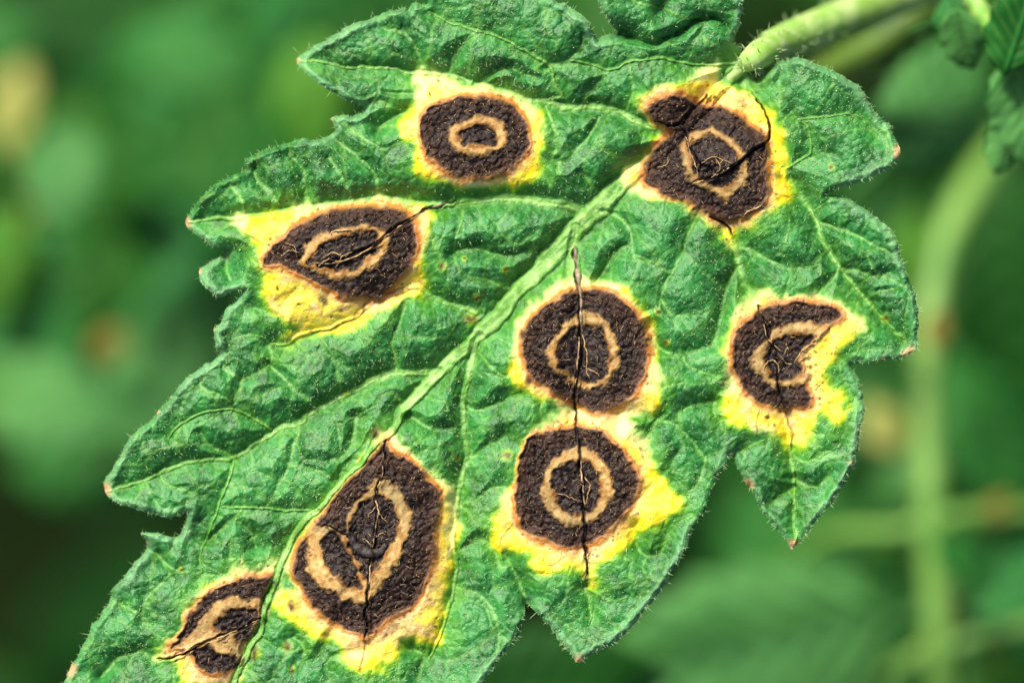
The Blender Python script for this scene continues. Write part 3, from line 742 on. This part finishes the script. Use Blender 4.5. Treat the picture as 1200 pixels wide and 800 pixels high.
ins = edge < 0.6
cell = ins[:-1, :-1] | ins[:-1, 1:] | ins[1:, :-1] | ins[1:, 1:]
cell &= (edge[:-1, :-1] < 3) & (edge[1:, 1:] < 3)
c4 = lambda a: (a[:-1, :-1] + a[:-1, 1:] + a[1:, :-1] + a[1:, 1:]) / 4
lid = les_id[:-1, :-1]; vid = vein_id[:-1, :-1]
midc = c4(mid_prof) > 0.5
darkc, tanc, corec = c4(dark), c4(tan), c4(core)
CLS = np.zeros(cell.shape, np.int32)
CLS[midc] = 1
v = (vid >= 0) & ~midc; CLS[v] = 10 + vid[v]
inl = (lid >= 0) & ~(midc & (darkc < 0.5))
CLS[inl] = 100 + 10 * lid[inl]
m = inl & (darkc > 0.5); CLS[m] = 101 + 10 * lid[m]
m = inl & (tanc > 0.5); CLS[m] = 102 + 10 * lid[m]
m = inl & (corec > 0.5); CLS[m] = 103 + 10 * lid[m]
CLS[~cell] = -1
IDX = np.arange(SHP[0] * SHP[1]).reshape(SHP)
QUAD = np.stack([IDX[1:, :-1], IDX[1:, 1:], IDX[:-1, 1:], IDX[:-1, :-1]], -1)
VF = VERT.reshape(-1, 3); NF = NRM.reshape(-1, 3)
AF = {k: a.reshape(-1) for k, a in ATT.items()}

def slice_part(name, cls, parent, label=None):
    q = QUAD[CLS == cls]
    if len(q) < 6: return None
    used = np.zeros(len(VF), bool); used[q.ravel()] = True
    idx = np.nonzero(used)[0]
    remap = np.zeros(len(VF), np.int32); remap[idx] = np.arange(len(idx))
    o = np_mesh(name, VF[idx], remap[q], TISSUE, parent, attrs={k: a[idx] for k, a in AF.items()}, normals=NF[idx])
    if label: o['label'] = label
    return o

leaf = empty('tomato_leaf', at(868, 72, -0.0005), 'large toothed green tomato leaf in sharp focus covered with brown ringed yellow edged spots', 'leaf')
slice_part('blade', 0, leaf)
slice_part('midrib', 1, leaf)
for i in range(len(SEC)): slice_part('vein', 10 + i, leaf)
lesions = []
for k, L in enumerate(LES):
    o = slice_part('lesion', 100 + 10 * k, leaf, L['label'])
    slice_part('dark_ring', 101 + 10 * k, o); slice_part('tan_ring', 102 + 10 * k, o); slice_part('dark_centre', 103 + 10 * k, o)
    lesions.append(o)

# underside, a fifth of a millimetre below
st = 4
sub_in = (edge[::st, ::st] < -3)
sv = VERT[::st, ::st].copy(); sv[..., 2] -= 0.0011
si = np.arange(sub_in.size).reshape(sub_in.shape)
ok = sub_in[:-1, :-1] & sub_in[:-1, 1:] & sub_in[1:, :-1] & sub_in[1:, 1:]
q = np.stack([si[:-1, :-1], si[:-1, 1:], si[1:, 1:], si[1:, :-1]], -1)[ok]
np_mesh('underside', sv.reshape(-1, 3), q, UNDER, leaf)

def surf(px, py):
    j = int(np.clip(round(px) - X0, 0, SHP[1] - 1)); i = int(np.clip(round(py) - Y0, 0, SHP[0] - 1))
    return h[i, j]
def pt(px, py, lift=0.0):
    return at(px, py, (surf(px, py) + lift) * S)

# --- hairs: fine bristles on the blade and along the margin, and glandular dots
def hair_mesh(P, Dv, ln, rad, bend):
    n = len(P)
    a = np.cross(Dv, np.array([0.31, 0.52, 0.79])); a /= np.linalg.norm(a, axis=1, keepdims=True)
    b = np.cross(Dv, a)
    rings = []
    for f, rr in ((0.0, 1.0), (0.5, 0.7)):
        c = P + Dv * (ln * f)[:, None] + bend * (f * f)
        for k in range(3):
            t = 2 * math.pi * k / 3
            rings.append(c + (a * math.cos(t) + b * math.sin(t)) * (rad * rr)[:, None])
    rings.append(P + Dv * ln[:, None] + bend)
    V = np.stack(rings, 1).reshape(-1, 3)
    base = (np.arange(n) * 7)[:, None, None]
    T = np.array([(0, 1, 4), (0, 4, 3), (1, 2, 5), (1, 5, 4), (2, 0, 3), (2, 3, 5), (3, 4, 6), (4, 5, 6), (5, 3, 6)])
    return V, (T[None] + base).reshape(-1, 3)

gi, gj = np.nonzero((edge < -2))
dens = (1 - 0.85 * nec) * (0.25 + 0.75 * sstep(-0.3, 0.5, fbm(GX, GY, 80, 811, 2)))
dens = dens * (1 - 0.7 * halo) * (nec < 0.1)
pr = dens[gi, gj]
def pick(n):
    s = RNG.integers(len(gi), size=int(n * 2.4)); s = s[RNG.random(len(s)) < pr[s]][:n]
    return gi[s], gj[s]
def rand_dir(N, tilt, n):
    d = N + RNG.normal(0, tilt, (n, 3)); d /= np.linalg.norm(d, axis=1, keepdims=True); return d
i_, j_ = pick(5000)
P = VERT[i_, j_] ; n = len(P); Dv = rand_dir(NRM[i_, j_], 0.75, n); Dv[:, 2] = np.abs(Dv[:, 2]) + 0.1
Dv /= np.linalg.norm(Dv, axis=1, keepdims=True)
ln = RNG.gamma(4, 1.0, n) * S; rad = RNG.uniform(0.25, 0.42, n) * S
V, F = hair_mesh(P - NRM[i_, j_] * 0.2 * S, Dv, ln, rad, RNG.normal(0, 1.2 * S, (n, 3)))
ob = np_mesh('leaf_hairs', V, F, HAIR, leaf); ob['kind'] = 'stuff'
i_, j_ = pick(9000)
n = len(i_); C = VERT[i_, j_] + NRM[i_, j_] * (RNG.uniform(0.2, 1.2, n) * S)[:, None]
r = (RNG.gamma(4, 0.09, n) + 0.16)[:, None] * S
octv = np.array([(1,0,0),(-1,0,0),(0,1,0),(0,-1,0),(0,0,1),(0,0,-1)], float)
V = (C[:, None, :] + octv[None] * r[:, None, :]).reshape(-1, 3)
T = np.array([(0,2,4),(2,1,4),(1,3,4),(3,0,4),(2,0,5),(1,2,5),(3,1,5),(0,3,5)])
F = (T[None] + (np.arange(n) * 6)[:, None, None]).reshape(-1, 3)
ob = np_mesh('hair_glands', V, F, GLAND, leaf); ob['kind'] = 'stuff'
# margin bristles
ei, ej = np.nonzero((edge < 0.3) & (edge > -3.5))
s = RNG.integers(len(ei), size=2600)
i_, j_ = ei[s], ej[s]; n = len(s)
out = np.stack([gxx[i_, j_], -gyy[i_, j_], np.zeros(n)], 1)
Dv = out + RNG.normal(0, 0.42, (n, 3)) + np.array([0, 0, 0.25]); Dv /= np.linalg.norm(Dv, axis=1, keepdims=True)
ln = RNG.gamma(2.0, 1.5, n) * S; rad = RNG.uniform(0.22, 0.42, n) * S
V, F = hair_mesh(VERT[i_, j_], Dv, ln, rad, RNG.normal(0, 1.6 * S, (n, 3)))
ob = np_mesh('margin_hairs', V, F, HAIR, leaf); ob['kind'] = 'stuff'

# --- fibres, flakes and dried shreds in the spots
def wobble(pts, amp, n=5, seed=0):
    cp = catmull(pts, n, False)
    r = np.random.default_rng(seed)
    return cp + np.cumsum(r.normal(0, amp * 0.4, cp.shape), 0) * 0.35 + r.normal(0, amp * 0.5, cp.shape)
def fibre(pts, r, les, name='dry_fibre', mat=None, lift=1.5, seed=0, amp=1.0, n=6):
    cp = wobble(pts, amp, 5, seed)
    rr = np.random.default_rng(seed + 5)
    m = len(cp)
    W = [pt(p[0], p[1], lift + rr.uniform(0, 1.2)) for p in cp]
    R = [S * r * (0.35 + 0.65 * math.sin(math.pi * min(1, (i + 1.0) / m) ** 0.8)) * rr.uniform(0.7, 1.25) for i in range(m)]
    V, F = tube_arrays(W, R, n)
    return py_mesh(name, V, F, mat or FIBRE, les)
FB = [
 (2, [(496,249),(478,259),(462,270),(448,280),(440,287)],1.2),(2,[(440,287),(425,296),(408,303),(390,308),(362,309)],1.1),(2,[(400,300),(390,296),(378,303)],1.0),(2,[(395,312),(402,300),(415,296)],0.9),(2,[(372,312),(385,304),(398,308)],0.9),
 (2,[(330,300),(340,293),(352,297)],0.6),(2,[(335,285),(345,290),(348,302)],0.6),(2,[(388,274),(395,270),(408,270),(416,273)],1.5),
 (3,[(682,385),(684,402),(688,420),(687,432),(691,445)],1.0),(3,[(679,395),(678,415),(676,432),(673,455)],1.2),(3,[(688,432),(697,436),(702,441)],0.8),(3,[(652,421),(662,422),(668,422)],0.5),
 (4,[(681,541),(682,558),(684,572),(686,590)],1.4),(4,[(686,560),(692,568),(689,580),(687,592)],1.0),(4,[(655,578),(668,582),(680,587)],0.7),
 (1,[(803,160),(807,170),(809,180),(815,192),(818,205)],1.0),(1,[(860,193),(848,201),(838,206),(826,210),(812,214)],1.3),(1,[(822,192),(834,184),(846,187),(858,192)],0.8),(1,[(838,185),(843,197),(834,206)],0.7),(1,[(850,186),(842,194)],0.5),
 (1,[(872,252),(884,245),(894,240)],1.5),(1,[(770,196),(780,194),(784,184)],0.7),
 (5,[(449,545),(446,562),(441,580),(443,600),(440,622),(437,645)],1.3),(5,[(437,645),(434,662),(432,680),(431,695)],1.1),(5,[(443,600),(449,607),(455,612)],0.6),(5,[(441,592),(434,600),(430,606)],0.6),(5,[(440,630),(447,624),(452,626)],0.6),(5,[(438,640),(430,634),(424,630)],0.6),
 (6,[(895,380),(899,395),(907,405),(915,411)],0.9),(6,[(895,432),(900,424),(908,423),(912,432),(911,441)],0.9),(6,[(930,425),(938,414),(947,405),(958,400)],1.1),(6,[(928,427),(921,425),(917,420)],0.8),(6,[(920,415),(923,408),(921,402)],0.6),(6,[(935,424),(944,417),(950,412)],0.7),
 (7,[(190,771),(215,764),(240,752),(262,745),(285,735),(303,726)],1.2),(7,[(258,747),(262,752),(268,747)],0.9),(7,[(250,690),(265,684),(280,681)],0.8),
]
for q, (k, pts, r) in enumerate(FB): fibre(pts, r * 0.78, lesions[k], seed=q * 3 + 1, amp=1.0, lift=1.0)
DRYVEIN = plain('dry_vein_skin', (0.15, 0.11, 0.065), (0.34, 0.27, 0.17), 1500, 0.6)
for k, pts, rr in [(3, [(673,288),(676,312),(679,338),(681,362),(680,392)], 3.2), (2, [(530,237),(512,241),(500,247)], 1.6), (0, [(610,116),(640,122)], 0.6)][:2]:
    fibre(pts, rr, lesions[k], 'dried_vein', DRYVEIN, lift=0.5, seed=41 + k, amp=0.5)
# blackened vein remains lying in the cracks
for q, (pts, w, k) in enumerate(CRACKS):
    fibre(pts, w * 0.36, lesions[k], 'blackened_vein', CHAR, lift=0.2, seed=900 + q, amp=0.6)
V, F = tube_arrays([pt(x, y, 3.0) for x, y in catmull([(406,622),(411,628),(415,637),(424,645),(436,648),(447,645),(452,636)], 4, False)],
                   [S * r for r in np.interp(np.arange(25), [0, 6, 12, 18, 24], [1.6, 3.8, 5.6, 5.0, 2.4])], 10, 0.5)
py_mesh('black_blister', V, F, CHAR, lesions[5])
# curled flakes and threads over the dead tissue, one mesh per spot
for k, L in enumerate(LES):
    di, dj = np.nonzero((dark > 0.7) & (les_id == k) & (tan_ring < 0.6))
    n = min(420, len(di) // 48)
    s = RNG.integers(len(di), size=n)
    P = VERT[di[s], dj[s]] + NRM[di[s], dj[s]] * 0.3 * S
    Dv = np.stack([RNG.normal(0, 1, n), RNG.normal(0, 1, n), RNG.uniform(0, 0.45, n)], 1); Dv /= np.linalg.norm(Dv, axis=1, keepdims=True)
    ln = RNG.gamma(3, 1.2, n) * S; rad = RNG.uniform(0.22, 0.45, n) * S
    V, F = hair_mesh(P, Dv, ln, rad, RNG.normal(0, 1.5 * S, (n, 3)))
    ob = np_mesh('shreds', V, F, FIBRE, lesions[k]); ob['kind'] = 'stuff'

# --- the leaf stalk
def bristles(pts, rads, count, lmin, lmax, parent, name='stalk_hairs'):
    pts = [Vector(p) for p in pts]
    P, Dv = [], []
    for _ in range(count):
        f = RNG.random() * (len(pts) - 1); i = int(f); t = f - i
        c = pts[i].lerp(pts[i + 1], t); ax = (pts[i + 1] - pts[i]).normalized()
        r = rads[i] * (1 - t) + rads[i + 1] * t
        d = Vector(RNG.normal(0, 1, 3)); d = (d - ax * d.dot(ax)).normalized()
        P.append(c + d * r * 0.97); Dv.append((d + Vector(RNG.normal(0, 0.25, 3))).normalized())
    P = np.array(P); Dv = np.array(Dv); n = len(P)
    V, F = hair_mesh(P, Dv, RNG.uniform(lmin, lmax, n) * S, RNG.uniform(0.5, 0.9, n) * S, RNG.normal(0, 2 * S, (n, 3)))
    o = np_mesh(name, V, F, HAIR, parent); o['kind'] = 'stuff'
    return o
def stalk(ctrl, n=6, sides=14):
    """ctrl: (px, py, z mm, radius px)"""
    c = np.array(ctrl, float); cp = catmull(c, n, False)
    W = [at(p[0], p[1], p[2] * 1e-3) for p in cp]; R = [p[3] * S for p in cp]
    return W, R
sz = lambda x, y, d: (surf(x, y) - d) * 0.1
W, R = stalk([(838,108,sz(838,108,14),6),(850,96,sz(850,96,10),8),(862,84,sz(862,84,6.5),9),(872,76,sz(868,80,6),10.5),(883,68,-2.3,15),(897,60,-5.0,19.5),(912,53,-9,22),(945,40,-15,24),(985,24,-22,25),(1030,6,-30,25),(1080,-14,-38,24),(1150,-44,-48,24)])
V, F = tube_arrays(W, R, 16)
py_mesh('petiole', V, F, plain('hairy_stalk_skin', (0.24, 0.45, 0.07), (0.46, 0.62, 0.22), 300, 0.55, 0.0004, 0.1), leaf)
bristles(W[20:], R[20:], 260, 5, 15, leaf)

# ================================================================== PLANTS BEHIND
def rotz(a): return Matrix.Rotation(a, 3, 'Z')
def leaf_shape(length, width, seed, teeth=7, tooth=0.16, droop=0.15, fold=0.18, relief=0.02, nu=56, nv=22):
    """a leaf along +X from its stalk; returns blade grid and midrib line, metres"""
    r = np.random.default_rng(seed)
    u = np.linspace(0, 1, nu); v = np.linspace(-1, 1, nv)
    U, Vv = np.meshgrid(u, v, indexing='ij')
    base = np.sin(np.pi * np.clip(u, 0, 1) ** 0.72) ** 0.75
    ph = r.uniform(0, 1)
    saw = lambda s: 1 - tooth + tooth * np.abs(((u * teeth + ph + s) % 1.0) * 1.6 - 0.6)
    wl = base * saw(0.0); wr = base * saw(0.45)
    Wd = np.where(Vv < 0, wl[:, None], wr[:, None]) * width / 2
    Y = Vv * Wd
    X = U * length + np.abs(Vv) * Wd * 0.22
    cv = np.abs(((U * 8 - np.abs(Vv) * 1.6) % 1.0) - 0.5) * 2
    Zr = relief * length * (cv ** 0.7 - 0.5) * (1 - np.abs(Vv) ** 3)
    Zr += fold * np.abs(Y) - droop * length * U ** 2 - 0.10 * width * np.abs(Vv) ** 3
    Zr += 0.04 * width * np.sin(U * 9 + ph * 6 + Vv * 2) * np.abs(Vv)
    vein = np.exp(-np.square(np.abs(Vv) * nv / 2 / 0.6)) * 0.8 + np.exp(-np.square(cv / 0.16)) * 0.45
    vein = np.where(np.abs(Vv) > 0.97, 0.0, vein)
    P = np.stack([X, Y, Zr], -1)
    i = np.arange(nu * nv).reshape(nu, nv)
    F = np.stack([i[:-1, :-1], i[1:, :-1], i[1:, 1:], i[:-1, 1:]], -1).reshape(-1, 4)
    return P.reshape(-1, 3), F, np.clip(vein, 0, 1).reshape(-1), np.stack([u * length, 0 * u, -droop * length * u ** 2], 1)

def bg_leaf(px, py, z, length, width, heading, tilt, roll, mat, label, group=None, seed=0, **kw):
    """(px,py) the middle of the blade; length/width as seen in grid units; heading in degrees, tilt raises the tip"""
    k = S * (1 - z / CAM)
    L, Wd = length * k, width * k
    P, F, vein, mid = leaf_shape(L, Wd, seed, **kw)
    M = Matrix.Rotation(math.radians(heading), 3, 'Z') @ Matrix.Rotation(-math.radians(tilt), 3, 'Y') @ Matrix.Rotation(math.radians(roll), 3, 'X')
    Mn = np.array(M)
    c = np.array([L * 0.5, 0, -0.04 * L])
    off = np.array(at(px, py, z))
    tr = lambda a: (a - c) @ Mn.T + off
    root = empty('tomato_leaf', Vector(tr(np.zeros((1, 3)))[0]), label, 'leaf', group)
    np_mesh('blade', tr(P), F, mat, root, attrs={'vein': vein})
    rr = [max(0.0004, 0.011 * L * (1 - 0.8 * i / (len(mid) - 1))) for i in range(len(mid))]
    V, Fm = tube_arrays([Vector(p) for p in tr(mid + np.array([0, 0, 0.002 * L]))][::4], rr[::4], 6)
    py_mesh('midrib', V, Fm, mat, root)
    sp = np.array([(-0.34 * L, 0.03 * L, -0.12 * L), (-0.16 * L, 0.015 * L, -0.04 * L), (0, 0, 0.0), (0.06 * L, 0, 0.001 * L)])
    V, Fm = tube_arrays([Vector(p) for p in catmull(tr(sp), 4, False)], list(np.linspace(0.016 * L, 0.011 * L, 13)), 8)
    py_mesh('petiole', V, Fm, mat, root)
    return root

def stem_thing(name, ctrl, mat, label, branches=(), hairs=0, cat='stem'):
    W, R = stalk(ctrl)
    root = empty(name, W[0], label, cat)
    V, F = tube_arrays(W, R, 14)
    py_mesh('stalk', V, F, mat, root)
    for b in branches:
        w, r = stalk(b); V, F = tube_arrays(w, r, 10); py_mesh('side_branch', V, F, mat, root)
    if hairs: bristles(W, R, hairs, 8, 26, root)
    return root

# right hand side, nearest first
bg_leaf(1128,48,-0.016,84,58,-70,-20,10,G_GREY,'small half blurred leaf hanging just under the leaf stalk at the top edge',seed=1,teeth=4)
bg_leaf(1200,128,-0.017,130,100,-80,6,-12,G_GREY,'half blurred leaf with pale rim cut by the right edge near the top',seed=2,teeth=5)
bg_leaf(1135,12,-0.022,90,60,20,10,-15,G_BLUE,'small blue green leaf above the hanging leaflet at the top edge',seed=33,teeth=4)
bg_leaf(1168,36,-0.019,100,50,-60,-10,20,G_DEEP,'narrow dark leaf between the corner leaf and the hanging leaflet',seed=34,teeth=4)
bg_leaf(1176,170,-0.021,70,50,-110,0,10,G_GREY,'small mid green leaf tucked below the pale rimmed leaf at the right edge',seed=35,teeth=4)
bg_leaf(1188,52,-0.015,26,16,-60,0,0,G_YEL,'tiny yellow leaf tip in the upper right corner cluster',seed=36,teeth=3)
bg_leaf(1196,30,-0.012,120,90,70,10,15,G_MID,'dark crinkled leaf in the upper right corner',seed=3,teeth=5)
stem_thing('leaf_stalk', [(1130,-30,-20,14),(1152,20,-18,12),(1178,58,-18,10),(1215,95,-20,9)], STALK,'thin pale stalk joining the small leaves in the upper right corner',hairs=60,cat='stalk')
stem_thing('leaf_stalk', [(1130,-40,-50,28),(1070,20,-50,24),(1015,60,-52,22),(960,90,-56,20),(900,130,-60,20),(820,200,-90,18)], STALK_OLIVE,'blurred olive stalk just below the hairy leaf stalk',hairs=60,cat='stalk')
bg_leaf(1098,118,-0.065,190,130,50,-6,5,G_GREY,'soft greyish green leaf between the stalk and the pale arched stem',seed=4)
stem_thing('tomato_vine', [(1240,90,-135,22),(1195,150,-125,22),(1150,205,-116,22),(1115,268,-110,22),(1095,340,-106,21),(1087,420,-104,21),(1086,520,-102,21),(1092,620,-100,22),(1100,720,-100,22),(1108,840,-100,23),(1115,1000,-100,24)],STEM,
  'thick pale green stem arching down the right side, out of focus',
  [[(1090,612,-100,14),(1045,622,-102,12),(1000,622,-106,11),(950,640,-114,10),(900,690,-130,9)],[(1092,610,-100,14),(1140,602,-100,11),(1190,600,-102,10),(1260,590,-106,9)],[(1102,765,-100,14),(1140,748,-99,12),(1190,735,-98,11),(1260,720,-98,10)],[(1100,745,-102,13),(1062,776,-104,11),(1010,805,-108,10),(930,850,-114,9)]],hairs=500)
bg_leaf(860,772,-0.105,400,240,196,-2,-6,G_GREY,'broad blurred blue green leaf under the lowest leaf tip at the bottom edge',seed=6,relief=0.05,fold=0.3)
bg_leaf(1210,706,-0.105,150,150,100,4,0,G_BLUE,'rounded blurred leaf cut by the right edge near the bottom',seed=7)
bg_leaf(1190,800,-0.12,150,100,60,4,0,G_LIME,'lime green blurred leaf in the lower right corner',seed=8)
bg_leaf(1180,340,-0.15,330,200,-80,0,10,G_DARK,'deep green blurred leaf behind the upper arch of the pale stem',seed=9)
bg_leaf(1160,520,-0.15,220,130,-60,0,-10,G_MID,'mid green blurred leaf right of the pale stem above its side branch',seed=10)
bg_leaf(955,610,-0.19,320,230,230,0,10,G_MID,'soft mid green leaf behind the pointed lower right leaf lobe',seed=11)
bg_leaf(1020,700,-0.16,220,140,20,0,-10,G_DARK,'blurred dark green leaf between the pale stem and the broad bottom leaf',seed=12)
bg_leaf(1168,594,-0.10,46,28,40,0,0,DRY,'small orange brown withered leaf by the side branch on the right',seed=13)
bg_leaf(1098,385,-0.082,46,30,85,0,0,DRY,'small withered tan leaf scrap lying against the pale stem',seed=14)
bg_leaf(1034,498,-0.12,70,50,120,0,0,G_YEL,'pale yellow leaf patch beside the right lobe tip',seed=15)
bg_leaf(1040,330,-0.16,240,150,70,0,0,G_DARK,'dark green leaf behind the right lobes of the spotted leaf',seed=16)
bg_leaf(1058,560,-0.118,90,50,215,-5,10,G_GREY,'small leaflet just left of the pale stem above its upper branch',seed=37)
bg_leaf(1135,662,-0.090,100,56,-35,-5,-10,G_MID,'small green leaflet right of the pale stem between its two right branches',seed=38)
bg_leaf(1062,300,-0.120,110,46,-100,0,0,G_LIME,'narrow lime leaflet just left of the arch of the pale stem',seed=39)
bg_leaf(1010,560,-0.130,80,60,20,0,0,G_DARK,'dark leaflet in the gap right of the pointed lower right lobe',seed=40)
# left hand side
bg_leaf(225,190,-0.18,520,300,245,4,-8,G_MID,'large soft green leaf filling the upper left background',seed=20)
bg_leaf(400,40,-0.20,420,260,15,0,10,G_MID,'blurred green leaf behind the uppermost left tip',seed=21)
bg_leaf(14,125,-0.16,110,60,70,0,10,G_YEL,'small yellowing blurred leaflet at the left edge, the upper of two',seed=22)
bg_leaf(10,238,-0.17,140,64,95,0,10,G_YEL,'yellowing blurred leaflet at the left edge, the lower of two',seed=32)
bg_leaf(90,330,-0.15,330,230,200,0,14,G_BLUE,'blue green blurred leaf left of the spotted leaf',seed=23)
bg_leaf(40,470,-0.14,220,120,160,0,5,G_GREY,'greyish green blurred leaf at the left edge below the yellowing one',seed=24)
bg_leaf(128,402,-0.13,48,40,30,0,0,DRY,'small orange withered leaf blurred at the left',seed=25)
bg_leaf(185,440,-0.14,190,130,60,0,0,G_GREY,'greyish blurred leaf beside the left margin of the spotted leaf',seed=26)
bg_leaf(150,520,-0.19,300,180,190,0,8,G_MID,'blurred green leaf under the long left lobe',seed=27)
bg_leaf(110,20,-0.22,260,140,170,0,0,G_DARK,'dark olive leaf in the upper left corner',seed=28)
bg_leaf(690,10,-0.10,200,120,100,0,0,G_DEEP,'olive leaf seen through the gap in the top margin',seed=29)
bg_leaf(110,720,-0.28,260,140,220,0,0,G_DARK,'dark leaf deep in the shade at the lower left',seed=30)
bg_leaf(640,800,-0.10,260,150,10,0,0,G_DARK,'dark leaf seen between the two bottom lobes',seed=31)
R3 = np.random.default_rng(5)
for q in range(26):
    x, y, z = R3.uniform(-60, 430), R3.uniform(-60, 470), R3.uniform(-0.20, -0.11)
    bg_leaf(x, y, z, R3.uniform(110, 230), R3.uniform(60, 120), R3.uniform(0, 360), R3.uniform(-20, 20), R3.uniform(-20, 20), [G_MID, G_LIME, G_DEEP, G_GREY, G_MID, G_BLUE, G_DEEP][q % 7],
            'soft green leaflet among those blurred to the left of the spotted leaf', 'blurred leaflets left of the spotted leaf', seed=400 + q)
for q in range(26):
    x, y, z = R3.uniform(860, 1220), R3.uniform(230, 800), R3.uniform(-0.19, -0.115)
    if x > 1020 and y < 560: continue
    bg_leaf(x, y, z, R3.uniform(80, 170), R3.uniform(50, 100), R3.uniform(0, 360), R3.uniform(-20, 20), R3.uniform(-20, 20), [G_MID, G_LIME, G_DARK, G_GREY, G_DEEP, G_DARK, G_YEL][q % 7],
            'soft small leaflet among those blurred to the right of the spotted leaf', 'blurred leaflets right of the spotted leaf', seed=500 + q)
# understory that shows only as soft green
R2 = np.random.default_rng(77)
for q in range(46):
    x = R2.uniform(-380, 1580); y = R2.uniform(-320, 1120)
    if -160 < x < 260 and 520 < y < 900: continue
    z = R2.uniform(-0.46, -0.28)
    bg_leaf(x, y, z, R2.uniform(300, 460), R2.uniform(170, 250), R2.uniform(0, 360), R2.uniform(-15, 10), R2.uniform(-15, 15),
            [G_MID, G_DARK, G_DEEP, G_DARK, G_LIME, G_DEEP][q % 6], 'blurred green leaf low among the foliage behind the spotted leaf', 'low leaves behind the spotted leaf', seed=100 + q)

# unseen leaves added off to the upper left to shade the lower left ground
for q, (x, y, z, hd) in enumerate([(-1080,-664,-0.10,200),(-900,-760,-0.11,250),(-1200,-420,-0.12,160)]):
    bg_leaf(x, y, z, 640, 420, hd, 4, 6, G_MID, 'unseen broad leaf added off to the upper left to shade the lower left ground', 'unseen leaves added for shade', seed=300 + q)
